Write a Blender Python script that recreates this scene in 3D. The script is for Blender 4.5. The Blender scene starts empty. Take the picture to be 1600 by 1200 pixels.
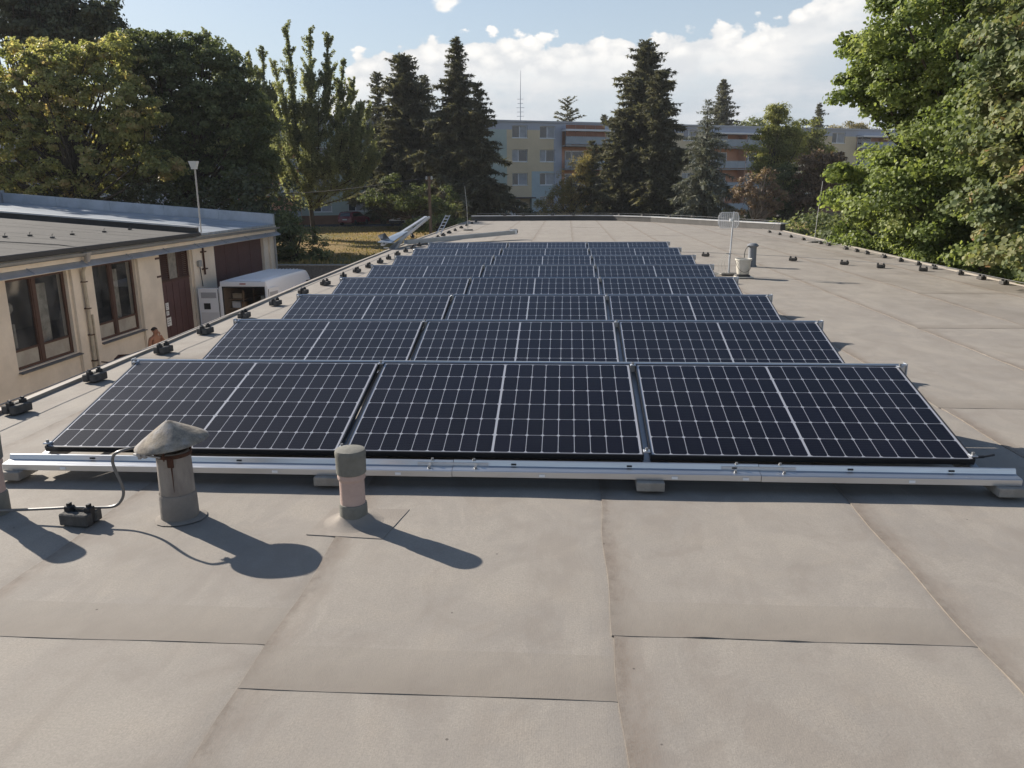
import bpy, math, random
import numpy as np
from mathutils import Vector, Matrix

random.seed(7)
rng = np.random.default_rng(11)
sc = bpy.context.scene
col = sc.collection
R = math.radians
PI = math.pi

# ------------------------------------------------------------------ camera
EYE = 1.62
YAW, PITCH, ROLL, FPX = 0.0684, 0.242, -0.0082, 1238.2
cy, sy = math.cos(YAW), math.sin(YAW)
F0 = Vector((-sy, cy, 0)); R0 = Vector((cy, sy, 0)); U0 = Vector((0, 0, 1))
F1 = F0*math.cos(PITCH) - U0*math.sin(PITCH); U1 = U0*math.cos(PITCH) + F0*math.sin(PITCH)
R2 = R0*math.cos(ROLL) + U1*math.sin(ROLL); U2 = U1*math.cos(ROLL) - R0*math.sin(ROLL)
cam = bpy.data.cameras.new('camera'); camo = bpy.data.objects.new('camera', cam); col.objects.link(camo)
cam.sensor_width = 36; cam.lens = 36*FPX/1600; cam.clip_start = 0.05; cam.clip_end = 6000
m = Matrix.Identity(4)
for i in range(3):
    m[i][0] = R2[i]; m[i][1] = U2[i]; m[i][2] = -F1[i]
m[2][3] = EYE
camo.matrix_world = m
sc.camera = camo

# ------------------------------------------------------------------ sun, sky, exposure
SUN_EL, SUN_AZ = 27.0, 56.0            # azimuth: degrees from +Y towards -X
sun_dir = Vector((-math.sin(R(SUN_AZ))*math.cos(R(SUN_EL)), math.cos(R(SUN_AZ))*math.cos(R(SUN_EL)), math.sin(R(SUN_EL))))
sl = bpy.data.lights.new('sun', 'SUN'); sl.energy = 5.0; sl.angle = R(0.5); sl.color = (1.0, 0.92, 0.81)
slo = bpy.data.objects.new('sun', sl); col.objects.link(slo)
slo.rotation_euler = (-sun_dir).to_track_quat('-Z', 'Y').to_euler(); slo.location = sun_dir*50
sc.view_settings.view_transform = 'Standard'; sc.view_settings.look = 'None'
sc.view_settings.gamma = 1.0; sc.view_settings.exposure = 0.80
sc.view_settings.use_curve_mapping = False

world = bpy.data.worlds.new('World'); sc.world = world; world.use_nodes = True
wt = world.node_tree; wt.nodes.clear()
class NT:
    def __init__(s, tree): s.t = tree
    def n(s, kind, **kw):
        nd = s.t.nodes.new(kind)
        for k, v in kw.items():
            if k.startswith('i_'):
                key = k[2:]; key = int(key) if key.isdigit() else key.replace('_', ' ')
                nd.inputs[key].default_value = v
            else: setattr(nd, k, v)
        return nd
    def l(s, a, b): s.t.links.new(a, b)
    def math(s, op, a, b=None, c=None, clamp=False):
        nd = s.t.nodes.new('ShaderNodeMath'); nd.operation = op; nd.use_clamp = clamp
        for i, v in enumerate((a, b, c)):
            if v is None: continue
            if isinstance(v, (int, float)): nd.inputs[i].default_value = v
            else: s.t.links.new(v, nd.inputs[i])
        return nd.outputs[0]
    def mix(s, fac, a, b, blend='MIX'):
        nd = s.t.nodes.new('ShaderNodeMix'); nd.data_type = 'RGBA'; nd.blend_type = blend
        for i, v in ((0, fac), (6, a), (7, b)):
            if isinstance(v, (int, float)): nd.inputs[i].default_value = v
            elif isinstance(v, tuple): nd.inputs[i].default_value = v if len(v) == 4 else v + (1,)
            else: s.t.links.new(v, nd.inputs[i])
        return nd.outputs[2]
    def noise(s, vec, scale, detail=4, rough=.55, dist=0.0):
        nd = s.t.nodes.new('ShaderNodeTexNoise'); nd.inputs['Scale'].default_value = scale
        nd.inputs['Detail'].default_value = detail; nd.inputs['Roughness'].default_value = rough
        nd.inputs['Distortion'].default_value = dist
        if vec is not None: s.t.links.new(vec, nd.inputs['Vector'])
        return nd.outputs['Fac']
    def smooth(s, v, a, b, lo=0.0, hi=1.0):
        nd = s.t.nodes.new('ShaderNodeMapRange'); nd.interpolation_type = 'SMOOTHSTEP'
        s.t.links.new(v, nd.inputs[0])
        nd.inputs[1].default_value = a; nd.inputs[2].default_value = b
        nd.inputs[3].default_value = lo; nd.inputs[4].default_value = hi
        return nd.outputs[0]
    def scale(s, vec, xyz):
        nd = s.t.nodes.new('ShaderNodeVectorMath'); nd.operation = 'MULTIPLY'
        s.t.links.new(vec, nd.inputs[0]); nd.inputs[1].default_value = xyz
        return nd.outputs[0]
W = NT(wt)
out = W.n('ShaderNodeOutputWorld'); bg = W.n('ShaderNodeBackground')
sky = W.n('ShaderNodeTexSky', sky_type='NISHITA', sun_disc=False, sun_elevation=R(SUN_EL), sun_rotation=R(-SUN_AZ))
sky.air_density = 1.0; sky.dust_density = 0.6; sky.ozone_density = 1.0; sky.altitude = 200
tc = W.n('ShaderNodeTexCoord'); vec = tc.outputs['Generated']
sep = W.n('ShaderNodeSeparateXYZ'); W.l(vec, sep.inputs[0])
hx = W.math('SQRT', W.math('ADD', W.math('MULTIPLY', sep.outputs[0], sep.outputs[0]), W.math('MULTIPLY', sep.outputs[1], sep.outputs[1])))
el = W.math('ARCTAN2', sep.outputs[2], hx)
az = W.math('ARCTAN2', sep.outputs[0], sep.outputs[1])          # 0 = +Y, positive to +X
# cumulus bank: the height of its top over the compass
crv = W.n('ShaderNodeFloatCurve'); W.l(W.math('MULTIPLY_ADD', az, 1/(2*PI), 0.5), crv.inputs[1])
cv = crv.mapping.curves[0]
def azf(px): return (math.atan((px-885)/1238.0)/(2*PI)+.5)
def elf(py): return math.atan((294-py)/1238.0)/0.30              # curve value 1 = 0.30 rad
tops = [(480, 210), (560, 125), (620, 110), (680, 98), (740, 100), (800, 96), (860, 100), (930, 92), (985, 98), (1040, 92), (1100, 84),
        (1150, 92), (1190, 82), (1225, 62), (1262, 48), (1300, 26), (1340, 16), (1385, 40), (1450, 70), (1600, 120)]
pts = [(0.0, .22), (0.1, .35), (.2, .25), (.33, .3), (.42, .2)] + [(azf(a), elf(b)) for a, b in tops] + [(.66, .4), (.74, .25), (.85, .4), (.93, .2), (1.0, .22)]
cv.points[0].location = pts[0]; cv.points[1].location = pts[-1]
for p in pts[1:-1]: cv.points.new(*p)
crv.mapping.update()
top = W.math('MULTIPLY_ADD', crv.outputs[0], 0.30, .014)
nv = W.scale(vec, (1, 1, 1.5))
n1 = W.noise(nv, 19, 10, .62); n2 = W.noise(nv, 42, 6, .6)
vor = W.n('ShaderNodeTexVoronoi', feature='SMOOTH_F1'); vor.inputs['Scale'].default_value = 44; vor.inputs['Smoothness'].default_value = .25; W.l(nv, vor.inputs['Vector'])
puff = W.math('SUBTRACT', .42, vor.outputs['Distance'])
rag = W.math('ADD', W.math('MULTIPLY', W.math('SUBTRACT', n1, .5), .06), W.math('ADD', W.math('MULTIPLY', W.math('SUBTRACT', n2, .5), .03), W.math('MULTIPLY', puff, .030)))
dtop = W.math('ADD', W.math('SUBTRACT', top, el), rag)           # >0 inside the bank
bank = W.math('MULTIPLY', W.smooth(dtop, 0.0, .007), W.smooth(W.math('SUBTRACT', top, el), -.022, -.012))
# thin and thick places in the bank, dissolving downwards
n3 = W.noise(W.scale(vec, (1, 1, 3.2)), 7, 6, .6)
low = W.smooth(dtop, .02, .13, 1.0, 0.0)
dens = W.math('MAXIMUM', low, W.smooth(n3, .38, .62, .55, 1.0))
cloudm = W.math('MULTIPLY', bank, dens)
# a few single puffs higher up, as wide as one sees above the bank
def single(px, py, rx, ry):
    d = Vector((F1*FPX + R2*(px-800) - U2*(py-600))).normalized()
    a0 = math.atan2(d.x, d.y); e0 = math.asin(d.z)
    da = W.math('DIVIDE', W.math('SUBTRACT', az, a0), rx); de = W.math('DIVIDE', W.math('SUBTRACT', el, e0), ry)
    r = W.math('SQRT', W.math('ADD', W.math('MULTIPLY', da, da), W.math('MULTIPLY', de, de)))
    return W.smooth(W.math('ADD', r, W.math('MULTIPLY', W.math('SUBTRACT', n2, .5), 1.6)), .6, 1.15, 1.0, 0.0)
pf = single(697, 4, .017, .010)
cloudm = W.math('MAXIMUM', cloudm, pf)
# shading: sun side and tops white, folds and bases grey-blue
fold = W.smooth(W.math('ADD', W.math('MULTIPLY', n1, .75), W.math('MULTIPLY', W.math('ADD', n2, puff), .4)), .40, .80)
crest = W.smooth(W.math('ADD', dtop, W.math('MULTIPLY', W.math('SUBTRACT', n3, .5), .10)), .025, .10, 1.0, 0.0)
lit = W.math('ADD', W.math('MULTIPLY', crest, W.math('MULTIPLY_ADD', fold, .62, .38)), W.math('MULTIPLY', W.smooth(n3, .42, .7), .34), clamp=True)
ccol = W.mix(lit, (4.35, 4.75, 5.25), (8.2, 8.0, 7.7))
# haze paling the sky towards the horizon
hz = W.smooth(el, -.02, .55, .80, .0)
skyc = W.mix(hz, sky.outputs[0], (4.5, 5.05, 5.6))
fin = W.mix(cloudm, skyc, ccol)
W.l(fin, bg.inputs[0]); bg.inputs[1].default_value = 0.075
W.l(bg.outputs[0], out.inputs[0])

sc.render.engine = 'CYCLES'
sc.cycles.max_bounces = 8; sc.cycles.transparent_max_bounces = 24

# ------------------------------------------------------------------ materials
def lin(*rgb):     # sRGB 0-255 -> linear
    return tuple(((c/255/12.92) if c/255 <= .04045 else ((c/255+.055)/1.055)**2.4) for c in rgb)
MATS = {}
def mat(name, c, rough=.8, metal=0.0, var=0.0, vscale=3.0, c2=None, bump=0.0, bscale=40.0, spec=.4, stretch=(1, 1, 1), world_co=False):
    if name in MATS: return MATS[name]
    mt = bpy.data.materials.new(name); mt.use_nodes = True; MATS[name] = mt
    T = NT(mt.node_tree); b = mt.node_tree.nodes['Principled BSDF']
    b.inputs['Roughness'].default_value = rough; b.inputs['Metallic'].default_value = metal
    b.inputs['Specular IOR Level'].default_value = spec
    t = T.n('ShaderNodeTexCoord'); co = t.outputs['Object']
    if world_co:
        g = T.n('ShaderNodeNewGeometry'); co = g.outputs['Position']
    co = T.scale(co, stretch)
    c = c[:3]
    if var > 0 or c2:
        cc2 = c2 if c2 else tuple(x*(1-var) for x in c)
        f = T.smooth(T.noise(co, vscale, 6, .62), .34, .66)
        colr = T.mix(f, c, cc2)
        f2 = T.noise(co, vscale*9, 3, .6)
        colr = T.mix(T.math('MULTIPLY', f2, .35), colr, tuple(x*.7 for x in c))
        T.l(colr, b.inputs['Base Color'])
        T.l(T.math('MULTIPLY_ADD', f2, .2, max(rough-.1, .02)), b.inputs['Roughness'])
    else: b.inputs['Base Color'].default_value = c + (1,)
    if bump > 0:
        bp = T.n('ShaderNodeBump'); bp.inputs['Strength'].default_value = bump; bp.inputs['Distance'].default_value = .01
        T.l(T.noise(co, bscale, 5, .6), bp.inputs['Height']); T.l(bp.outputs[0], b.inputs['Normal'])
    return mt

def membrane_mat(name, base):
    mt = bpy.data.materials.new(name); mt.use_nodes = True
    T = NT(mt.node_tree); b = mt.node_tree.nodes['Principled BSDF']
    g = T.n('ShaderNodeNewGeometry'); P = g.outputs['Position']
    uv = T.n('ShaderNodeUVMap'); uv.uv_map = 'lap'
    s = T.n('ShaderNodeSeparateXYZ'); T.l(uv.outputs[0], s.inputs[0])
    u, v = s.outputs[0], s.outputs[1]         # metres from the free long edge, metres from the end lap
    big = T.noise(P, .7, 6, .6); mid = T.noise(P, 3.2, 7, .65); fine = T.noise(P, 120, 5, .8)
    strk = T.noise(T.scale(P, (9, .8, 1)), 1.0, 5, .6)
    c = T.mix(T.smooth(big, .32, .68), base, (base[0]*.84, base[1]*.845, base[2]*.87))
    blot = T.noise(T.scale(P, (1.6, .9, 1)), 1.9, 7, .62, .8)
    c = T.mix(T.smooth(blot, .50, .60, 0, .45), c, (base[0]*1.16, base[1]*1.16, base[2]*1.15))
    c = T.mix(T.smooth(blot, .47, .36, 0, .55), c, (base[0]*.76, base[1]*.73, base[2]*.72))
    c = T.mix(T.math('MULTIPLY', T.smooth(mid, .45, .75), .5), c, (base[0]*1.18, base[1]*1.14, base[2]*1.08))
    c = T.mix(T.math('MULTIPLY', T.smooth(mid, .5, .3), .6), c, (base[0]*.74, base[1]*.71, base[2]*.70))
    c = T.mix(T.math('MULTIPLY', T.smooth(strk, .52, .7), .3), c, (base[0]*.78, base[1]*.74, base[2]*.72))
    # pinkish worn bleed-out along the long laps
    e = T.math('ADD', u, T.math('MULTIPLY', T.math('SUBTRACT', T.noise(T.scale(P, (6, 2.2, 1)), 2.6, 6, .7), .5), .16))
    c = T.mix(T.math('MULTIPLY', T.smooth(e, .0, .15, 1, 0), T.smooth(T.noise(T.scale(P, (3, 1, 1)), 1.7, 6, .7), .35, .62, .25, .9)), c, (base[0]*.60, base[1]*.515, base[2]*.465))
    e2 = T.math('ADD', u, T.math('MULTIPLY', T.math('SUBTRACT', T.noise(T.scale(P, (14, 5, 1)), 2.6, 6, .7), .5), .10))
    c = T.mix(T.math('MULTIPLY', T.smooth(e2, .0, .02, 1, 0), .3), c, (base[0]*1.1, base[1]*1.03, base[2]*.96))
    e3 = T.math('ADD', u, T.math('MULTIPLY', T.math('SUBTRACT', T.noise(T.scale(P, (4, 3, 1)), 5, 6, .7), .5), .22))
    c = T.mix(T.math('MULTIPLY', T.smooth(e3, -.03, .05, 1, 0), .65), c, (base[0]*.40, base[1]*.34, base[2]*.30))
    # dirt held back by the end laps
    d = T.math('ADD', v, T.math('MULTIPLY', T.math('SUBTRACT', T.noise(P, 7, 6, .7), .5), .12))
    ds = T.math('MULTIPLY', T.smooth(d, .0, .27, 1, .0), T.smooth(T.noise(P, 5, 5, .6), .2, .65, .45, 1))
    c = T.mix(T.math('MULTIPLY', ds, .85), c, (base[0]*.56, base[1]*.52, base[2]*.50))
    # the paler/darker torch strip
    c = T.mix(T.math('MULTIPLY', T.math('MULTIPLY', T.smooth(v, .26, .264, 1, 0), T.smooth(blot, .3, .6, .3, 1)), .5), c, (base[0]*.78, base[1]*.76, base[2]*.73))
    c = T.mix(T.smooth(fine, .30, .72, 0, .75), c, tuple(x*.70 for x in base))
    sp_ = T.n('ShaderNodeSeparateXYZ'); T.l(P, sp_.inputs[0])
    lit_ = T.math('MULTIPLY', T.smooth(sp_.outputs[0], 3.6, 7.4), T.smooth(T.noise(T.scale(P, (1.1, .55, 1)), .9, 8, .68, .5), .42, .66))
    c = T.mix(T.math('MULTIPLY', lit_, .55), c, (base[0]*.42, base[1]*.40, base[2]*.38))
    # embossed weave lines
    wv = T.n('ShaderNodeTexWave'); wv.inputs['Scale'].default_value = 42; wv.inputs['Distortion'].default_value = 1.2; wv.inputs['Detail'].default_value = 2
    wv.bands_direction = 'X'; T.l(P, wv.inputs['Vector'])
    c = T.mix(T.math('MULTIPLY', wv.outputs['Fac'], T.math('MULTIPLY', T.smooth(mid, .4, .6), .10)), c, tuple(x*.6 for x in base))
    spk = T.n('ShaderNodeTexVoronoi'); spk.inputs['Scale'].default_value = 4.5; T.l(P, spk.inputs['Vector'])
    c = T.mix(T.smooth(spk.outputs['Distance'], .018, .03, .7, 0), c, (.06, .05, .045))
    T.l(c, b.inputs['Base Color'])
    b.inputs['Roughness'].default_value = .86; b.inputs['Specular IOR Level'].default_value = .25
    bp = T.n('ShaderNodeBump'); bp.inputs['Strength'].default_value = .36; bp.inputs['Distance'].default_value = .004
    h = T.math('ADD', T.math('MULTIPLY', mid, 3.0), T.math('ADD', T.math('MULTIPLY', fine, .7), T.math('MULTIPLY', wv.outputs['Fac'], .035)))
    T.l(h, bp.inputs['Height']); T.l(bp.outputs[0], b.inputs['Normal'])
    return mt

def leaf_mat(name, ramp, trans=.35, rough=.5, spec=.35):
    mt = bpy.data.materials.new(name); mt.use_nodes = True
    T = NT(mt.node_tree); b = mt.node_tree.nodes['Principled BSDF']
    a = T.n('ShaderNodeAttribute'); a.attribute_name = 'tint'
    cr = T.n('ShaderNodeValToRGB'); e = cr.color_ramp.elements
    e[0].position = ramp[0][0]; e[0].color = ramp[0][1] + (1,)
    e[1].position = ramp[-1][0]; e[1].color = ramp[-1][1] + (1,)
    for p, c in ramp[1:-1]:
        x = cr.color_ramp.elements.new(p); x.color = c + (1,)
    T.l(a.outputs['Fac'], cr.inputs[0]); T.l(cr.outputs[0], b.inputs['Base Color'])
    b.inputs['Roughness'].default_value = rough; b.inputs['Specular IOR Level'].default_value = spec
    tr = T.n('ShaderNodeBsdfTranslucent')
    T.l(T.mix(1.0, cr.outputs[0], (1.4, 1.4, .85), 'MULTIPLY'), tr.inputs[0])
    mx = T.n('ShaderNodeMixShader'); mx.inputs[0].default_value = trans
    T.l(b.outputs[0], mx.inputs[1]); T.l(tr.outputs[0], mx.inputs[2])
    T.l(mx.outputs[0], mt.node_tree.nodes['Material Output'].inputs[0])
    return mt

def glass_mat(name, tint=(1, 1, 1), rough=.02, ior=1.5, dust=0.0, boost=1.0):
    mt = bpy.data.materials.new(name); mt.use_nodes = True
    T = NT(mt.node_tree); T.t.nodes.remove(T.t.nodes['Principled BSDF'])
    tr = T.n('ShaderNodeBsdfTransparent'); tr.inputs[0].default_value = tint + (1,)
    gl = T.n('ShaderNodeBsdfGlossy'); gl.inputs['Roughness'].default_value = rough
    ge = T.n('ShaderNodeNewGeometry'); dp = T.n('ShaderNodeVectorMath', operation='DOT_PRODUCT')
    T.l(ge.outputs['Normal'], dp.inputs[0]); T.l(ge.outputs['Incoming'], dp.inputs[1])
    c1 = T.math('SUBTRACT', 1.0, T.math('ABSOLUTE', dp.outputs['Value']), clamp=True); f0 = ((ior-1)/(ior+1))**2
    f = T.math('MULTIPLY', T.math('MULTIPLY_ADD', T.math('POWER', c1, 5.0), 1-f0, f0), boost, clamp=True)
    mx = T.n('ShaderNodeMixShader'); T.l(f, mx.inputs[0]); T.l(tr.outputs[0], mx.inputs[1]); T.l(gl.outputs[0], mx.inputs[2])
    o = mx.outputs[0]
    if dust > 0:
        df = T.n('ShaderNodeBsdfDiffuse'); df.inputs[0].default_value = (.5, .5, .5, 1)
        g = T.n('ShaderNodeNewGeometry')
        nz = T.math('MULTIPLY', T.smooth(T.noise(g.outputs['Position'], 2.2, 6, .65), .3, .8), dust)
        mx2 = T.n('ShaderNodeMixShader'); T.l(nz, mx2.inputs[0]); T.l(o, mx2.inputs[1]); T.l(df.outputs[0], mx2.inputs[2]); o = mx2.outputs[0]
    T.l(o, T.t.nodes['Material Output'].inputs[0])
    return mt

M = {}
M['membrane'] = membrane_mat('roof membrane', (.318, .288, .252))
M['membrane_dark'] = mat('membrane flashing', (.30, .265, .23), .9, var=.2, bump=.3, bscale=150, world_co=True)
M['fascia'] = mat('roof edge metal', (.36, .32, .27), .6, var=.15)
M['alu'] = mat('aluminium', (.62, .64, .67), .34, .9, var=.12, vscale=2.0, stretch=(.3, 6, 6), bump=.05, bscale=80)
M['alu_dull'] = mat('dull aluminium', (.5, .52, .55), .5, .7, var=.15, vscale=3.0)
M['frame_black'] = mat('anodised frame', (.035, .036, .04), .38, .5)
M['backsheet'] = mat('white backsheet', (.44, .45, .48), .5)
M['cell'] = None
M['rubber'] = mat('black plastic', (.018, .018, .02), .55)
M['blockstone'] = mat('dark ballast stone', (.115, .108, .10), .92, var=.4, vscale=14, bump=.7, bscale=80)
M['concrete'] = mat('concrete', (.22, .205, .185), .9, var=.35, vscale=12, bump=.6, bscale=90)
M['paver'] = mat('pale concrete paver', (.36, .33, .29), .9, var=.3, vscale=9, bump=.5, bscale=70)
M['steel_wire'] = mat('galvanised wire', (.24, .24, .24), .5, .6)
M['dark_wire'] = mat('dark cable', (.06, .058, .055), .6)
M['pvc'] = mat('weathered pink pipe', lin(190, 165, 154), .65, var=.15, vscale=10, bump=.1)
M['capgrey'] = mat('olive grey paint', lin(122, 120, 112), .75, var=.22, vscale=14, bump=.3, bscale=60)
M['rust'] = mat('rust', (.085, .036, .020), .9, c2=(.05, .022, .015), vscale=30, bump=.5, bscale=90)
M['plaster'] = mat('cream plaster', (.78, .68, .56), .92, var=.16, vscale=1.1, bump=.35, bscale=55, world_co=True)
M['plaster_dark'] = mat('cream plaster reveal', (.55, .44, .30), .92, var=.2, vscale=2, bump=.3, bscale=50)
M['brownpaint'] = mat('brown painted wood', (.085, .04, .027), .6, c2=(.06, .03, .022), vscale=6, stretch=(3, 3, .6))
M['maroon'] = mat('maroon sheet metal', (.10, .047, .045), .55, c2=(.08, .038, .036), vscale=2)
M['zinc'] = mat('zinc sheet', (.44, .48, .54), .42, .35, var=.22, vscale=1.6)
M['zinc_roof'] = mat('silver roof coating', (.42, .47, .53), .45, .3, c2=(.27, .29, .32), vscale=1.4, stretch=(.4, 2.4, 1))
M['bitumen'] = mat('old bitumen', (.068, .064, .061), .96, c2=(.042, .040, .039), vscale=1.3, bump=.8, bscale=16, world_co=True)
M['white'] = mat('white van paint', (.74, .75, .78), .3, spec=.5)
M['white_matt'] = mat('white plastic', (.66, .62, .54), .5, var=.12, vscale=9)
M['black'] = mat('black trim', (.02, .02, .022), .5)
M['dark_in'] = mat('dark interior', (.05, .045, .04), .9, var=.4, vscale=2)
M['glass'] = glass_mat('window glass', (.80, .82, .82), .02, 1.6, dust=.16, boost=1.5)
M['pvglass'] = glass_mat('panel glass', (.97, .97, .98), .03, 1.33, dust=.007)
M['carglass'] = mat('dark car glass', (.015, .018, .02), .06, spec=.8)
M['tyre'] = mat('tyre', (.02, .02, .02), .85)
M['soil'] = mat('yard paving', (.20, .185, .165), .95, var=.25, vscale=.8, bump=.4, bscale=20, world_co=True)
M['asphalt'] = mat('asphalt', (.055, .055, .057), .9, var=.25, vscale=1.2, bump=.3, bscale=30, world_co=True)
M['bark'] = mat('bark', (.075, .058, .042), .95, var=.4, vscale=7, bump=.9, bscale=18, stretch=(1, 1, .3))
M['palebark'] = mat('pale bark', (.34, .29, .25), .9, var=.35, vscale=6, bump=.5, bscale=20)
M['wood'] = mat('weathered timber', (.22, .15, .10), .85, var=.3, vscale=4, stretch=(4, 4, .4))

def lawn_mat():
    mt = bpy.data.materials.new('dry lawn'); mt.use_nodes = True
    T = NT(mt.node_tree); b = mt.node_tree.nodes['Principled BSDF']
    g = T.n('ShaderNodeNewGeometry'); P = g.outputs['Position']
    a = T.smooth(T.noise(T.scale(P, (1, .5, 1)), .16, 6, .6), .36, .62)
    c = T.mix(a, (.27, .175, .075), (.12, .115, .04))
    c = T.mix(T.smooth(T.noise(P, 2.2, 6, .7), .35, .7, 0, .6), c, (.36, .26, .13))
    c = T.mix(T.smooth(T.noise(P, 14, 4, .7), .4, .8, 0, .5), c, (.06, .055, .02))
    T.l(c, b.inputs['Base Color']); b.inputs['Roughness'].default_value = .95; b.inputs['Specular IOR Level'].default_value = .1
    bp = T.n('ShaderNodeBump'); bp.inputs['Strength'].default_value = 1.0; bp.inputs['Distance'].default_value = .08
    T.l(T.noise(P, 9, 6, .7), bp.inputs['Height']); T.l(bp.outputs[0], b.inputs['Normal'])
    return mt
M['lawn'] = lawn_mat()

def cell_mat():
    mt = bpy.data.materials.new('silicon cell'); mt.use_nodes = True
    T = NT(mt.node_tree); b = mt.node_tree.nodes['Principled BSDF']
    t = T.n('ShaderNodeTexCoord'); co = t.outputs['Object']
    oi = T.n('ShaderNodeObjectInfo')
    c = T.mix(oi.outputs['Random'], (.0055, .0055, .010), (.008, .008, .015))
    # busbars: ten hair lines along the string
    s = T.n('ShaderNodeSeparateXYZ'); T.l(co, s.inputs[0])
    w = T.math('ABSOLUTE', T.math('SUBTRACT', T.math('FRACT', T.math('MULTIPLY', s.outputs[1], 1/.0182)), .5))
    c = T.mix(T.math('MULTIPLY', T.smooth(w, .03, .05, 1, 0), .10), c, (.22, .22, .24))
    T.l(c, b.inputs['Base Color']); b.inputs['Roughness'].default_value = .6; b.inputs['Specular IOR Level'].default_value = .02
    return mt
M['cell'] = cell_mat()

def cap_mat():       # fibre-cement cowl: lichen, soot streaks running down from the tip
    mt = bpy.data.materials.new('weathered cowl'); mt.use_nodes = True
    T = NT(mt.node_tree); b = mt.node_tree.nodes['Principled BSDF']
    t = T.n('ShaderNodeTexCoord'); co = t.outputs['Object']
    a = T.noise(T.scale(co, (1, 1, .6)), 14, 8, .7); f = T.noise(co, 110, 4, .7)
    c = T.mix(T.smooth(a, .35, .65), (.34, .29, .225), (.17, .145, .12))
    c = T.mix(T.smooth(T.noise(co, 7, 5, .6), .5, .66, 0, .6), c, (.36, .36, .37))
    c = T.mix(T.smooth(f, .5, .72, 0, .55), c, (.08, .07, .06))
    T.l(c, b.inputs['Base Color']); b.inputs['Roughness'].default_value = .92
    bp = T.n('ShaderNodeBump'); bp.inputs['Strength'].default_value = .9; bp.inputs['Distance'].default_value = .006
    T.l(T.math('ADD', a, T.math('MULTIPLY', f, .5)), bp.inputs['Height']); T.l(bp.outputs[0], b.inputs['Normal'])
    return mt
M['cowl'] = cap_mat()
M['stack'] = mat('weathered fibre cement pipe', (.33, .29, .25), .9, c2=(.2, .17, .15), vscale=7, bump=.5, bscale=60, stretch=(1, 1, .4))
M['stackfoot'] = mat('painted pipe foot', (.25, .225, .2), .9, var=.25, vscale=6, bump=.4, bscale=70)

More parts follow.
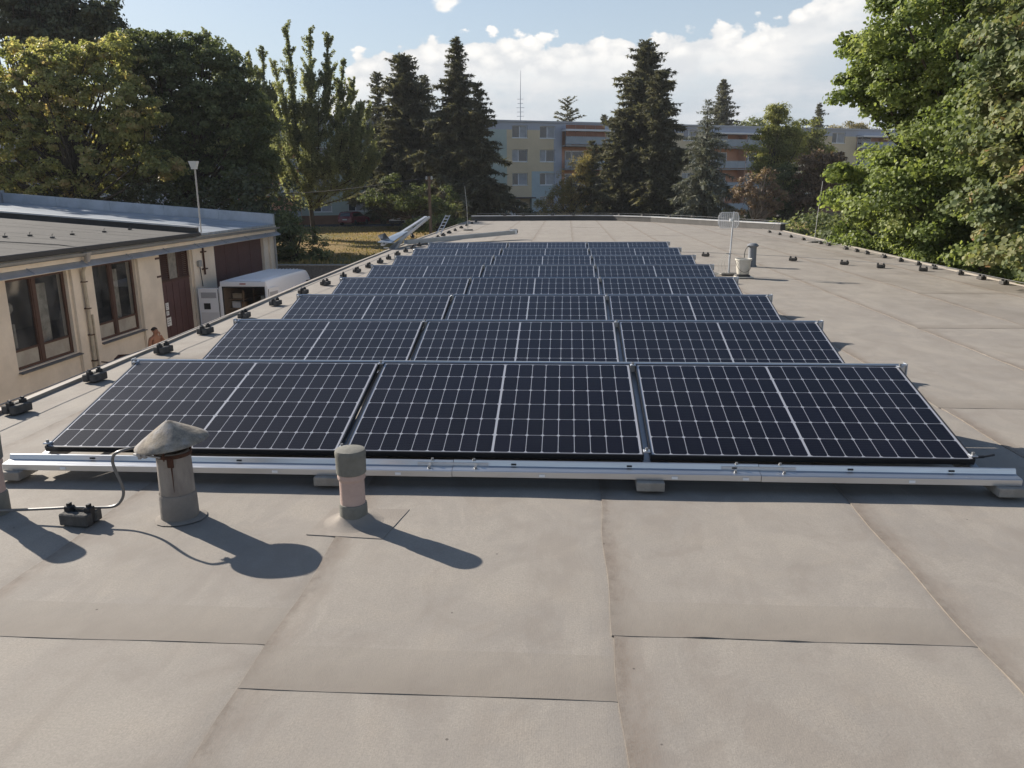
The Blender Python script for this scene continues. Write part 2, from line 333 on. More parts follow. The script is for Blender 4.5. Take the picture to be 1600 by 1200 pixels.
# ------------------------------------------------------------------ mesh helpers
class MB:
    def __init__(s): s.v = []; s.f = []
    def add(s, vs, fs):
        o = len(s.v); s.v += [tuple(v) for v in vs]; s.f += [tuple(i+o for i in f) for f in fs]; return s
    def box(s, x0, x1, y0, y1, z0, z1, bev=0.0, mtx=None):
        if bev > 0:
            b = min(bev, (x1-x0)*.45, (y1-y0)*.45, (z1-z0)*.45); vs = []
            for zz, i in ((z0, b), (z0+b, 0), (z1-b, 0), (z1, b)):
                for (cx, cyy, sx, syy) in ((x0, y0, 1, 1), (x1, y0, -1, 1), (x1, y1, -1, -1), (x0, y1, 1, -1)):
                    k = b if i == 0 else b
                    if i == 0:
                        if sx*syy > 0: vs += [(cx, cyy+syy*b, zz), (cx+sx*b, cyy, zz)]
                        else: vs += [(cx+sx*b, cyy, zz), (cx, cyy+syy*b, zz)]
                    else:
                        vs += [(cx+sx*b, cyy+syy*b, zz)]*2
            fs = []
            for r in range(3):
                for q in range(8): fs.append((r*8+q, r*8+(q+1) % 8, (r+1)*8+(q+1) % 8, (r+1)*8+q))
            fs += [tuple(reversed((0, 2, 4, 6))), (24, 26, 28, 30)]
        else:
            vs = [(x0, y0, z0), (x1, y0, z0), (x1, y1, z0), (x0, y1, z0), (x0, y0, z1), (x1, y0, z1), (x1, y1, z1), (x0, y1, z1)]
            fs = [(3, 2, 1, 0), (4, 5, 6, 7), (0, 1, 5, 4), (1, 2, 6, 5), (2, 3, 7, 6), (3, 0, 4, 7)]
        if mtx: vs = [mtx @ Vector(v) for v in vs]
        return s.add(vs, fs)
    def tube(s, pts, r, n=8, r1=None, cap=True):
        pts = [Vector(p) for p in pts]; k = len(pts)
        rr = r if isinstance(r, (list, tuple)) else [r + ((r1 if r1 is not None else r)-r)*i/max(k-1, 1) for i in range(k)]
        vs = []; ref = None
        for i, p in enumerate(pts):
            t = (pts[min(i+1, k-1)] - pts[max(i-1, 0)]).normalized()
            if ref is None: ref = Vector((1, 0, 0)) if abs(t.x) < .8 else Vector((0, 1, 0))
            a = t.cross(ref); a.normalize(); b = a.cross(t); b.normalize(); ref = b
            for q in range(n):
                an = 2*PI*q/n; vs.append(p + a*math.cos(an)*rr[i] + b*math.sin(an)*rr[i])
        fs = [(i*n+q, i*n+(q+1) % n, (i+1)*n+(q+1) % n, (i+1)*n+q) for i in range(k-1) for q in range(n)]
        if cap: fs += [tuple(range(n-1, -1, -1)), tuple((k-1)*n+q for q in range(n))]
        return s.add(vs, fs)
    def lathe(s, prof, c=(0, 0, 0), n=24, wob=0.0):
        vs = []; k = len(prof)
        ph = random.random()*6
        for (r, z) in prof:
            for q in range(n):
                a = 2*PI*q/n; w = 1+wob*math.sin(3*a+ph)*.6+wob*math.sin(7*a+ph*2)*.4
                vs.append((c[0]+r*w*math.cos(a), c[1]+r*w*math.sin(a), c[2]+z))
        fs = [(i*n+q, i*n+(q+1) % n, (i+1)*n+(q+1) % n, (i+1)*n+q) for i in range(k-1) for q in range(n)]
        return s.add(vs, fs)
    def prism(s, prof, x0, x1, axis='x'):      # profile (a, b) extruded along an axis
        n = len(prof)
        if axis == 'x': vs = [(x0, a, b) for a, b in prof] + [(x1, a, b) for a, b in prof]
        elif axis == 'y': vs = [(a, x0, b) for a, b in prof] + [(a, x1, b) for a, b in prof]
        else: vs = [(a, b, x0) for a, b in prof] + [(a, b, x1) for a, b in prof]
        fs = [(i, (i+1) % n, n+(i+1) % n, n+i) for i in range(n)] + [tuple(range(n-1, -1, -1)), tuple(range(n, 2*n))]
        return s.add(vs, fs)
    def build(s, name, material, parent=None, smooth=False, loc=None):
        me = bpy.data.meshes.new(name); me.from_pydata(s.v, [], s.f); me.update()
        return link(name, me, material, parent, smooth, loc)
def link(name, me, material, parent=None, smooth=False, loc=None):
    if material is not None and not me.materials: me.materials.append(material)
    if smooth:
        me.polygons.foreach_set('use_smooth', [True]*len(me.polygons))
        try: me.set_sharp_from_angle(angle=R(40))
        except Exception: pass
    o = bpy.data.objects.new(name, me); col.objects.link(o)
    if parent is not None: o.parent = parent
    if loc is not None: o.location = loc
    return o
def tag(o, label=None, cat=None, group=None, kind=None):
    if label: o['label'] = label
    if cat: o['category'] = cat
    if group: o['group'] = group
    if kind: o['kind'] = kind
    return o
def thing(name, label, cat, loc=(0, 0, 0), rz=0.0, group=None):
    o = bpy.data.objects.new(name, None); col.objects.link(o); o.location = loc; o.rotation_euler = (0, 0, rz)
    o.empty_display_size = .2
    return tag(o, label, cat, group)
def copy_tree(root, kids, loc, rz=None, label=None):
    c = root.copy(); col.objects.link(c); c.location = loc
    if rz is not None: c.rotation_euler = (0, 0, rz)
    if label: c['label'] = label
    for k, sub in kids:
        d = k.copy(); col.objects.link(d); d.parent = c
        for s2 in sub:
            e = s2.copy(); col.objects.link(e); e.parent = d
    return c
def struct(o, label=None):
    o['kind'] = 'structure'
    if label: o['label'] = label
    return o

# ------------------------------------------------------------------ ground, yard, lawn, road
YARD, LAWN = -4.3, -2.2
def rects(rs, z):
    b = MB()
    for x0, x1, y0, y1 in rs: b.add([(x0, y0, z), (x1, y0, z), (x1, y1, z), (x0, y1, z)], [(0, 1, 2, 3)])
    return b
struct(rects([(-40, -4.0, -40, 40.25)], YARD).build('yard', M['soil']))
struct(rects([(-2500, 2500, 40.25, 3500), (-4.0, 2500, -2500, 40.25), (-2500, -40, -2500, 40.25), (-40, -4.0, -2500, -40)], LAWN).build('lawn', M['lawn']))
struct(rects([(-90, 20, 84.6, 90.6)], LAWN+.006).build('parking_road', M['asphalt']))
rw = thing('retaining_wall', 'low grey concrete retaining wall holding up the dry lawn behind the van', 'wall', (-22, 40.1, YARD))
for i in range(12):
    MB().box(-18+i*3.0+.008, -15+i*3.0-.008, -.14+.004*(i % 2), .14, 0, 2.14, .012).build('panel', M['concrete'], rw)
MB().box(-18, 18, -.19, .19, 2.145, 2.22, .01).build('coping', M['paver'], rw)

# ------------------------------------------------------------------ the roof we stand on
left_edge = [(-4.16, -6), (-4.22, 4.5), (-4.30, 7), (-4.42, 10), (-4.58, 13.5), (-4.72, 18), (-4.88, 24), (-4.95, 33), (-4.97, 41.8)]
right_edge = [(7.35, -6), (7.42, 12), (7.52, 16), (7.66, 20), (7.85, 25), (8.05, 30.6)]
far_edge = [(-4.97, 41.8), (2.9, 41.6), (8.2, 31.0)]
def interp(tab, y):
    for (a, b), (c, d) in zip(tab, tab[1:]):
        if y <= d: return a+(c-a)*(y-b)/(d-b)
    return tab[-1][0]
FE = [(-4.97, 41.8), (.4, 41.8), (2.4, 41.2), (4.1, 39.2), (5.9, 35.6), (8.2, 31.0)]
def yfar(x):
    for (a, b), (c, d) in zip(FE, FE[1:]):
        if x <= c: return b+(d-b)*(x-a)/(c-a)
    return 31.0
bld = thing('flat_roof_building', 'single storey building under the solar panels, its flat roof covered in beige membrane', 'building', (0, 0, 0))
poly = left_edge + FE[1:] + [p for p in reversed(right_edge)]
b = MB(); n = len(poly)
b.add([(x, y, YARD) for x, y in poly] + [(x, y, -.06) for x, y in poly], [((i+1) % n, i, n+i, n+(i+1) % n) for i in range(n)])
b.build('wall', M['plaster'], bld)
b = MB(); b.add([(x, y, -.02) for x, y in poly], [tuple(range(n-1, -1, -1))])
b.add([(x, y, -.06) for x, y in poly], [tuple(range(n))])
roof = b.build('roof', M['membrane_dark'], bld)
# membrane sheets: strips along Y, each lapping over its right neighbour, cut by end laps
seams = [-6.3, -4.97, -3.66, -2.36, -1.09, .195, 1.50, 2.80, 4.10, 5.40, 6.70, 8.0, 9.3]
laps = {0: [12], 1: [7.5, 24], 2: [2.53, 15.5, 30], 3: [2.53, 11.3, 27], 4: [2.265, 13.9, 25], 5: [2.655, 16, 34], 6: [1.2, 10.2, 21], 7: [5.9, 17, 28], 8: [9.4, 22], 9: [12.5, 27], 10: [8.2, 19], 11: [14]}
def sheet(i, x0, x1, y0, y1):
    dense = y0 < 5
    xs = sorted(set([x1-.03, x0+.0, x0+.012, x0+.03, x0+.06, x0+.1, x0+.15] + [x0+(x1-x0)*k/16 for k in range(1, 16)] + [x1-.07, x1+.04]))
    ny = int((y1-y0)/(.07 if dense else .5))+2
    ys = [y0+(y1-y0)*k/ny for k in range(ny+1)]
    if dense and y0 > 0: ys = [y0, y0+.012, y0+.03, y0+.06] + [v for v in ys if v > y0+.08]
    ph = random.random()*20
    co = []; uvs = []
    for jy, y in enumerate(ys):
        for jx, x in enumerate(xs):
            t = (x-x0)/(x1-x0)
            z = .0012*(1-t)                        # high free edge at the left, tucked under at the right
            wx = .009*math.sin(y*1.9+ph)+.006*math.sin(y*7.3+ph*2)
            z += .0022*math.sin(x*3.1)*math.sin(y*1.3) + .0012*math.sin(x*9)*math.sin(y*4.1)
            if x > x1-.03: z -= .006
            ex = max(0, 1-(x-x0)/.10)
            z += ex*ex*(.0008+.0014*math.sin(y*11+ph)*math.sin(y*3.7+1)+.0013*math.sin(y*29+ph))*(1 if y < 8 else .4)
            if y0 > 0:
                ey = max(0, 1-(y-y0)/.12); z += ey*(.0022+.0008*math.sin(x*13+ph))
                for bx in (x0+.33, x0+.66):        # blistered spots on the lap
                    dd = ((x-bx)/.035)**2+((y-y0-.015)/.03)**2
                    if i == 5: z += .005*math.exp(-dd)
            yy = min(y, yfar(x)-.02)
            if jy == 0 and y0 > 0: yy += .002*math.sin(x*5+ph)
            lx = interp(left_edge, yy)+.01; rx = interp(right_edge, yy)-.01
            X = min(max(x+wx*(1 if jx < 4 else 0), lx), rx)
            co.append((X, yy, z)); uvs.append((x-x0, y-y0 if y0 > 0 else 5))
    nx = len(xs); fs = []
    for j in range(len(ys)-1):
        for k in range(nx-1):
            a = j*nx+k
            p = [co[a], co[a+1], co[a+nx+1], co[a+nx]]
            if abs(p[0][0]-p[1][0]) < 1e-6 and abs(p[2][0]-p[3][0]) < 1e-6: continue
            if abs(p[0][1]-p[3][1]) < 1e-6 and abs(p[1][1]-p[2][1]) < 1e-6: continue
            fs.append((a, a+1, a+nx+1, a+nx))
    if not fs: return
    # skirts on the free left edge and the near end
    o = len(co); sk = []
    for j in range(len(ys)): c0 = co[j*nx]; co.append((c0[0]-.001, c0[1], -.015)); uvs.append(uvs[j*nx])
    for j in range(len(ys)-1): fs.append((j*nx, (j+1)*nx, o+j+1, o+j))
    o = len(co)
    for k in range(nx): c0 = co[k]; co.append((c0[0], c0[1]-.001, c0[2]-.0125)); uvs.append((9, -.02))
    for k in range(nx-1): fs.append((k+1, k, o+k, o+k+1))
    me = bpy.data.meshes.new('membrane_sheet'); me.from_pydata(co, [], fs)
    ul = me.uv_layers.new(name='lap'); li = np.zeros(len(me.loops), dtype=np.int32); me.loops.foreach_get('vertex_index', li)
    ul.data.foreach_set('uv', np.array(uvs, dtype=np.float32)[li].ravel()); me.update()
    link('membrane_sheet', me, M['membrane'], roof, True)
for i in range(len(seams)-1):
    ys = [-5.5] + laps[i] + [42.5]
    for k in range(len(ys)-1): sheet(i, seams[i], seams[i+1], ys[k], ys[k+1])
# roof edges
def ribbon(tab, w0, w1, z0, z1, steps=1):
    b = MB()
    for (xa, ya), (xb, yb) in zip(tab, tab[1:]):
        b.add([(xa+w0, ya, z0), (xa+w1, ya, z0), (xb+w1, yb, z0), (xb+w0, yb, z0), (xa+w0, ya, z1), (xa+w1, ya, z1), (xb+w1, yb, z1), (xb+w0, yb, z1)],
              [(3, 2, 1, 0), (4, 5, 6, 7), (0, 1, 5, 4), (1, 2, 6, 5), (2, 3, 7, 6), (3, 0, 4, 7)])
    return b
ribbon(left_edge, -.05, .012, -.12, .026).build('edge_trim', M['fascia'], bld)
ribbon(right_edge, -.012, .06, -.12, .022).build('edge_trim', M['fascia'], bld)
pw = MB()
def wallseg(b, p, q, th, z0, z1):
    p, q = Vector(p+(0,)), Vector(q+(0,)); d = (q-p).normalized(); nn = Vector((-d.y, d.x, 0))*th
    c = [p, q, q+nn, p+nn]
    b.add([(v.x, v.y, z0) for v in c]+[(v.x, v.y, z1) for v in c], [(3, 2, 1, 0), (4, 5, 6, 7), (0, 1, 5, 4), (1, 2, 6, 5), (2, 3, 7, 6), (3, 0, 4, 7)])
FQ = [(-4.9, 41.7), (.4, 41.7), (2.36, 41.1), (4.04, 39.12), (5.82, 35.55), (8.08, 31.1)]
for p, q in zip(FQ, FQ[1:]): wallseg(pw, p, q, .25, -.3, .22)
pw.build('parapet', mat('parapet felt', (.10, .095, .09), .9, var=.2), bld)
pw = MB()
for p, q in zip(FQ, FQ[1:]): wallseg(pw, (p[0], p[1]-.04), (q[0], q[1]-.04), .33, .222, .262)
pw.build('coping', mat('coping metal', (.5, .5, .5), .5, .3, var=.15), bld)
# felt patch round the short pipe
b = MB(); b.add([(-1.24, 3.47, .0045), (-.86, 3.44, .0045), (-.80, 3.80, .0045), (-1.20, 3.80, .0045)], [(0, 1, 2, 3)])
b.add([(-1.24, 3.47, .0045), (-.86, 3.44, .0045), (-.86, 3.44, .0), (-1.24, 3.47, .0)], [(1, 0, 3, 2)])
b.add([(-.86, 3.44, .0045), (-.80, 3.80, .0045), (-.80, 3.80, .0), (-.86, 3.44, .0)], [(1, 0, 3, 2)])
b.build('felt_patch', M['membrane_dark'], bld)
b = MB(); b.lathe([(.15, .0048), (.11, .010), (.08, .03), (.066, .045)], (-1.05, 3.64, 0), 20, .06); b.build('sealant_collar', M['membrane_dark'], bld, True)
b = MB(); b.lathe([(.125, .006), (.11, .009), (.088, .014)], (-1.95, 3.65, 0), 20, .05); b.build('sealant_collar', M['membrane_dark'], bld, True)

def spline(P, k=6):
    P = [Vector(p) for p in P]; P = [P[0]*2-P[1]]+P+[P[-1]*2-P[-2]]; o = []
    for i in range(1, len(P)-2):
        a, b_, c, d = P[i-1:i+3]
        for j in range(k):
            t = j/k; o.append(.5*((2*b_)+(-a+c)*t+(2*a-5*b_+4*c-d)*t*t+(-a+3*b_-3*c+d)*t**3))
    o.append(P[-2]); return o
# ------------------------------------------------------------------ solar panels on racks
XL, Y1, PITCH_Y, NROW = -3.036, 4.2225, 1.783, 8
ZL, DZ = EYE-1.447, .2765
DY = math.sqrt(1.134**2-DZ**2); TILT = math.asin(DZ/1.134)
GAP, WMID, WOUT = .035, 1.70, 1.745
TH = .032
def panel_meshes(w):
    h = 1.134
    # local: x 0..w, y 0..h up the slope, z 0 = glass plane
    fr = MB(); lip = .009
    fr.box(0, w, 0, lip, -TH, .0006); fr.box(0, w, h-lip, h, -TH, .0006)
    fr.box(0, lip, lip, h-lip, -TH, .0006); fr.box(w-lip, w, lip, h-lip, -TH, .0006)
    fme = bpy.data.meshes.new('frame'); fme.from_pydata(fr.v, [], fr.f); fme.materials.append(M['frame_black'])
    bs = MB(); bs.add([(lip, lip, -.0022), (w-lip, lip, -.0022), (w-lip, h-lip, -.0022), (lip, h-lip, -.0022)], [(0, 1, 2, 3)])
    bme = bpy.data.meshes.new('backsheet'); bme.from_pydata(bs.v, [], bs.f); bme.materials.append(M['backsheet'])
    gs = MB(); gs.add([(lip, lip, -.001), (w-lip, lip, -.001), (w-lip, h-lip, -.001), (lip, h-lip, -.001)], [(0, 1, 2, 3)])
    gme = bpy.data.meshes.new('glass_pane'); gme.from_pydata(gs.v, [], gs.f); gme.materials.append(M['pvglass'])
    mx, my, mid, g = .022, .018, .014, .0037
    cw = (w-2*mx-mid-16*g)/18; ch = (h-2*my-5*g)/6; k = .0095
    cs = [(k, 0), (cw-k, 0), (cw, k), (cw, ch-k), (cw-k, ch), (k, ch), (0, ch-k), (0, k)]
    cb = MB(); cb.add([(x, y, 0) for x, y in cs], [tuple(range(8))])
    cme = bpy.data.meshes.new('cell'); cme.from_pydata(cb.v, [], cb.f); cme.materials.append(M['cell'])
    spots = []
    for c in range(18):
        x = mx + c*(cw+g) + (mid-g if c >= 9 else 0)
        for r in range(6): spots.append((x, my+r*(ch+g), -.0019))
    allc = MB()
    for (x, y, z) in spots: allc.add([(x+a, y+b_, z) for a, b_ in cs], [tuple(range(8))])
    ame = bpy.data.meshes.new('cell_grid'); ame.from_pydata(allc.v, [], allc.f); ame.materials.append(M['cell'])
    return fme, bme, gme, cme, ame, spots
PM = {WMID: panel_meshes(WMID), WOUT: panel_meshes(WOUT)}
rowname = ['front row', 'second row', 'third row', 'fourth row', 'fifth row', 'sixth row', 'seventh row', 'rearmost row']
colname = ['left', 'middle', 'right']
RX = [XL, XL+WOUT+GAP, XL+WOUT+WMID+2*GAP]
XR = XL+2*WOUT+WMID+2*GAP
for r in range(NROW):
    for c in range(3):
        w = WMID if c == 1 else WOUT
        fme, bme, gme, cme, ame, spots = PM[w]
        t = thing('solar_panel', 'tilted black solar panel, %s of three in the %s' % (colname[c], rowname[r]), 'solar panel',
                  (RX[c], Y1+r*PITCH_Y + (random.random()-.5)*.006, ZL), 0, 'solar panels in eight rows on the flat roof')
        t.rotation_euler = (TILT + R((random.random()-.5)*.25), 0, R((random.random()-.5)*.12))
        link('frame', fme, None, t); bo = link('backsheet', bme, None, t); link('glass_pane', gme, None, t)
        if r < 3:
            for s in spots: link('cell', cme, None, t, loc=s)
        else: tag(link('cell_grid', ame, None, t), kind='stuff')
# racks
for r in range(NROW):
    y = Y1+r*PITCH_Y
    t = thing('panel_rack', 'silver aluminium rack carrying the %s of solar panels' % rowname[r], 'mounting rack', (0, y, 0), 0, 'aluminium racks under the panel rows')
    # back rail with its folded top, just behind the high edge
    zt = ZL+DZ; yb = DY
    MB().prism([(yb+.008, zt-.055), (yb+.052, zt-.075), (yb+.056, zt-.008), (yb+.046, zt+.006), (yb+.010, zt+.010), (yb+.006, zt+.002)], XL-.035, XR+.05).build('back_rail', M['alu'], t)
    for x in (XL-.045, XR+.05): MB().box(x, x+.008, yb+.0, yb+.06, zt-.078, zt+.012).build('end_plate', M['alu_dull'], t)
    # front base rail: upstand, ledge, drip lip
    def frail(x0, x1, dz=0.0, dy=0.0):
        return MB().prism([(-.030+dy, .070+dz), (-.030+dy, .139+dz), (-.034+dy, .142+dz), (-.044+dy, .140+dz), (-.052+dy, .114+dz), (-.112+dy, .108+dz), (-.119+dy, .104+dz), (-.119+dy, .072+dz),
                           (-.115+dy, .072+dz), (-.113+dy, .100+dz), (-.056+dy, .106+dz), (-.046+dy, .072+dz)], x0, x1)
    if r == 0:
        frail(XL-.185, -.62).build('front_rail', M['alu'], t); frail(-.617, 1.06, .0015, .001).build('front_rail', M['alu'], t); frail(1.063, XR+.19).build('front_rail', M['alu'], t)
        for x in (-.62, 1.06):
            MB().box(x-.20, x+.20, -.0545, -.0485, .116, .133).build('splice_plate', M['alu'], t)
            for dx in (-.13, .13):
                MB().lathe([(0.0001, .012), (.007, .012), (.009, .004), (.009, 0)], (x+dx, -.085, .1105), 8).build('bolt', M['steel_wire'], t)
                MB().lathe([(0.0001, .012), (.007, .012), (.009, .004), (.009, 0)], (x+dx*.9, -.042, .1425), 8).build('bolt', M['steel_wire'], t)
        for x in (-2.72, -1.85, -1.15, -.28, .36, .93, 1.55, 2.08):
            MB().box(x-.014, x+.014, -.0545, -.0475, .121, .130).build('slot', M['black'], t)
        for x in (-2.86, -2.19, -1.62, -.92, -.12, .60, .98, 1.85):
            MB().box(x-.016, x+.016, -.1215, -.1195, .080, .094).build('sticker', mat('label white', (.8, .82, .84), .4), t)
    else: frail(XL-.18, XR+.15).build('front_rail', M['alu'], t)
    for x in (XL+.0, RX[1]-GAP/2, RX[2]-GAP/2, XR):
        MB().prism([(0, .05), (.03, .05), (yb+.04, zt-.09), (yb+.04, zt-.06), (yb, zt-.06), (0, ZL-.04)], x-.02, x+.02).build('brace', M['alu_dull'], t)
        MB().box(x-.018, x+.018, yb-.0, yb+.04, .05, zt-.09).build('leg', M['alu_dull'], t)
        MB().box(x-.02, x+.02, -.10, yb+.08, .072, .085).build('foot_rail', M['alu_dull'], t)
        # clamps at low and high edge
        for (yy, zz) in ((.035, ZL+.035*math.tan(TILT)), (yb-.02, zt-.006)):
            MB().box(x-.019, x+.019, yy-.022, yy+.022, zz+.0005, zz+.009, .003).build('clamp', M['alu'], t)
            MB().lathe([(.0001, .016), (.008, .016), (.009, .008), (.009, 0)], (x, yy, zz+.008), 8).build('bolt', M['steel_wire'], t)
    MB().prism([(yb+.05, zt-.085), (yb+.053, zt-.085), (yb+.20, .075), (yb+.197, .075)], XL-.01, XR+.03).build('wind_plate', M['alu_dull'], t)
t = thing('plug', 'black cable plug sticking out at the right end of the front row', 'plug', (XR+.02, Y1+.06, ZL-.005))
MB().tube([(0, 0, 0), (.05, 0, .004), (.052, 0, .004)], .008, 8).build('socket', M['rubber'], t)
MB().tube([(.053, 0, .004), (.11, .01, .012)], .006, 8).build('tip', M['rubber'], t)
tag(MB().tube(spline([(XR+.16, Y1-.02, .08), (XR+.25, Y1-.04, .03), (XR+.5, Y1-.12, .015), (XR+1.1, Y1-.3, .012)], 5), .004, 5).build('earth_wire', M['dark_wire'], None, True), 'thin dark earth wire leaving the right end of the front rail', 'cable')
# pavers under the racks
pavlab = {0: 'left end', 1: 'left joint', 2: 'right joint', 3: 'right end'}
for r in range(NROW):
    for k, x in enumerate((XL-.16, RX[1]-GAP/2-.06, RX[2]-GAP/2, XR+.13)):
        for q, yy in enumerate((-.09, DY-.02)):
            if q == 1 and k in (1, 2): continue
            o = MB().box(-.075, .075, -.07, .11, .006, .056, .004).build('paver', M['paver'], None, False, (x+.02*random.random(), Y1+r*PITCH_Y+yy, .014))
            tag(o, 'pale paver under the %s of the %s rack, %s side' % (pavlab[k], rowname[r], ('near', 'far')[q]), 'paver', 'pavers carrying the racks')

# ------------------------------------------------------------------ conductor blocks and wires
def block_proto(label, loc, group):
    t = thing('conductor_block', label, 'roof block', loc, 0, group)
    kids = []
    a = MB().box(-.075, .075, -.055, -.008, .0, .058, .006).build('brick', M['blockstone'], t)
    c = MB().box(-.075, .075, .010, .057, .0, .058, .006).build('brick', M['blockstone'], t)
    h = MB(); h.box(-.07, -.035, -.02, .02, .02, .082, .004); h.box(.035, .07, -.02, .02, .02, .082, .004); h.box(-.07, .07, -.007, .007, .005, .035)
    h.box(-.058, -.046, -.012, .012, .082, .096); h.box(.046, .058, -.012, .012, .082, .096)
    d = h.build('wire_holder', M['rubber'], t)
    return t, [(a, []), (c, []), (d, [])]
ordn = ['nearest', 'second nearest', 'third', 'fourth', 'fifth', 'sixth', 'seventh', 'eighth', 'ninth', 'tenth', 'eleventh', 'twelfth', 'thirteenth', 'fourteenth', 'fifteenth', 'sixteenth', 'seventeenth', 'eighteenth',
        'nineteenth', 'twentieth', 'twenty-first', 'twenty-second', 'twenty-third', 'twenty-fourth', 'twenty-fifth', 'twenty-sixth', 'twenty-seventh', 'twenty-eighth', 'twenty-ninth', 'thirtieth']
GE = 'blocks holding the lightning wire along the roof edges'
bp, bk = block_proto('concrete and black plastic wire block beside the capped pipes, apart from the edge rows', (-2.42, 3.55, .008), 'blocks holding the lightning wires')
bp.rotation_euler = (0, 0, R(-6))
bp.scale = (1.05, 1.05, 1.05)
leftY = [4.4, 5.5, 6.52, 7.74, 8.85, 10.0, 11.15, 12.4, 13.6, 14.75, 15.75, 16.75, 17.8, 18.8, 19.9, 21.0, 22.1, 23.2, 24.4, 25.6, 26.9, 28.2, 29.8, 31.6, 33.7, 35.8, 38.0, 40.0]
lx = lambda y: -4.12 if y < 8 else (-4.18 if y < 18 else -4.2-(y-18)*.012)
for k, y in enumerate(leftY):
    c = copy_tree(bp, bk, (lx(y), y, .01), R(90+random.uniform(-18, 18)), '%s dark wire block from the camera on the left roof edge' % ordn[k]); c['group'] = GE; c.scale = (1.12, 1.12, 1.12)
rightY = [11.6, 12.6, 13.7, 14.44, 15.2, 16.3, 17.0, 17.9, 18.85, 19.9, 20.6, 21.4, 22.8, 23.5, 25.2, 26.6, 28, 29.4]
for k, y in enumerate(rightY):
    c = copy_tree(bp, bk, (7.27, y, .01), R(90+random.uniform(-18, 18)), '%s dark wire block from the camera on the right roof edge' % ordn[k]); c['group'] = GE; c.scale = (.9, .9, .9)
midP = [(3.33, 19.37), (5.04, 18.14), (5.85, 17.22), (6.33, 16.52), (6.89, 15.88)]
midl = ['behind the grid antenna', 'right of the grey vent pipe', 'halfway between vent pipe and right edge', 'two short of the right edge', 'nearest to the right edge']
for k, p in enumerate(midP):
    copy_tree(bp, bk, (p[0], p[1], .01), R(-30+random.uniform(-18, 18)), 'dark wire block standing on the open roof, ' + midl[k])
farX = [788.7, 817.8, 863.5, 896, 932, 968, 1004, 1046, 1082, 1128, 1165, 1216]
for k, px in enumerate(farX):
    d = F1*FPX + R2*(px-800) - U2*(342-600)
    tt = 38/d.y
    for q_ in range(60):
        if d.y*tt > yfar(d.x*tt)+.05: break
        tt += .06/d.y
    p = d*tt
    c = copy_tree(bp, bk, (p.x, p.y, .264), 0 if px < 968 else R(-63), 'dark wire block on the far parapet, %s from its left end' % (['first']+ordn[1:])[k].replace('second nearest', 'second')); c['group'] = GE
def wire(pts, r, name, label, material, cat='cable', n=6):
    return tag(MB().tube(pts, r, n).build(name, material, None, True), label, cat)
wire([(lx(y)+.01*math.sin(y*1.7), y, .112+.006*math.sin(y*2.9)) for y in [1.5+.55*k for k in range(72)]], .0045, 'lightning_wire', 'thin grey lightning wire carried on blocks along the left roof edge', M['steel_wire'])
wire([(7.27+.008*math.sin(y*1.7), y, .095) for y in [9+.5*k for k in range(44)]], .005, 'lightning_wire', 'thin grey lightning wire carried on blocks along the right roof edge', M['steel_wire'])
wire([(-4.1, 20.4, .05), (0, 20.3, .05), (2.2, 19.9, .08), (3.33, 19.37, .1), (5.04, 18.14, .1), (5.85, 17.22, .1), (6.33, 16.52, .1), (6.89, 15.88, .1), (7.27, 15.2, .1)], .0045, 'lightning_wire', 'thin lightning wire crossing the open roof behind the antenna and bucket', M['steel_wire'])
wire([(-4.6, 41.82, .36), (.4, 41.82, .36), (2.5, 41.2, .36), (4.2, 39.2, .36), (5.98, 35.6, .36), (8.0, 31.4, .34), (7.6, 30.4, .12)], .006, 'lightning_wire', 'thin lightning wire running on the far parapet', M['steel_wire'])
# the thicker lead between the pipes
def onplane_y(px, py, y):
    d = F1*FPX + R2*(px-800) - U2*(py-600); t = y/d.y; p = d*t; return (p.x, p.y, p.z+EYE)
def onplane_z(px, py, z):
    d = F1*FPX + R2*(px-800) - U2*(py-600); t = (z-EYE)/d.z; p = d*t; return (p.x, p.y, z)
lead = [onplane_y(x, y, 3.57) for x, y in [(-60, 799), (20, 797), (70, 795), (110, 793), (150, 793), (178, 791), (190, 781), (193, 768), (188, 752), (181, 737), (176, 722), (178, 711), (188, 705), (205, 703), (222, 703), (246, 705)]]
lead = [(x, y + (.04 if i > 12 else 0), z) for i, (x, y, z) in enumerate(lead)]
tag(MB().tube(spline(lead, 5), .0075, 8).build('lightning_lead', mat('grey lead', (.16, .155, .15), .45, .3), None, True), 'thick grey lead looping from the wire block up to the cone-capped stack', 'cable')

# ------------------------------------------------------------------ pipes in the foreground
t = thing('cowl_stack', 'weathered grey stack pipe under a wide conical cowl, left foreground', 'vent stack', (-1.955, 3.65, 0))
MB().lathe([(.093, 0), (.091, .13), (.088, .142), (.0875, .143)], n=32).build('pipe_foot', M['stackfoot'], t, True)
MB().lathe([(.085, .135), (.082, .36), (.072, .362), (.072, .30)], n=32, wob=.01).build('pipe', M['stack'], t, True)
MB().lathe([(.086, .339), (.0885, .341), (.0885, .357), (.086, .359)], n=28).build('clamp_band', M['rust'], t, True)
cw_ = MB(); cw_.lathe([(.0005, .524), (.012, .520), (.03, .510), (.09, .473), (.14, .441), (.174, .417), (.177, .409), (.170, .408), (.145, .428), (.09, .47), (.0005, .515)], n=40, wob=.008)
cwo = cw_.build('cowl', M['cowl'], t, True); cwo.rotation_euler = (R(3), R(-6), 0); cwo.location = (-.05, .0, .005)
cwo.rotation_euler = (R(2), R(-6), 0); cwo.location = (.045, .015, -.002)
for a in (20, 140, 265):
    MB().tube([(.078*math.cos(R(a)), .078*math.sin(R(a)), .33), (.085*math.cos(R(a)), .085*math.sin(R(a)), .38), (.1*math.cos(R(a)), .1*math.sin(R(a)), .45)], .006, 6).build('bracket', M['rust'], t)
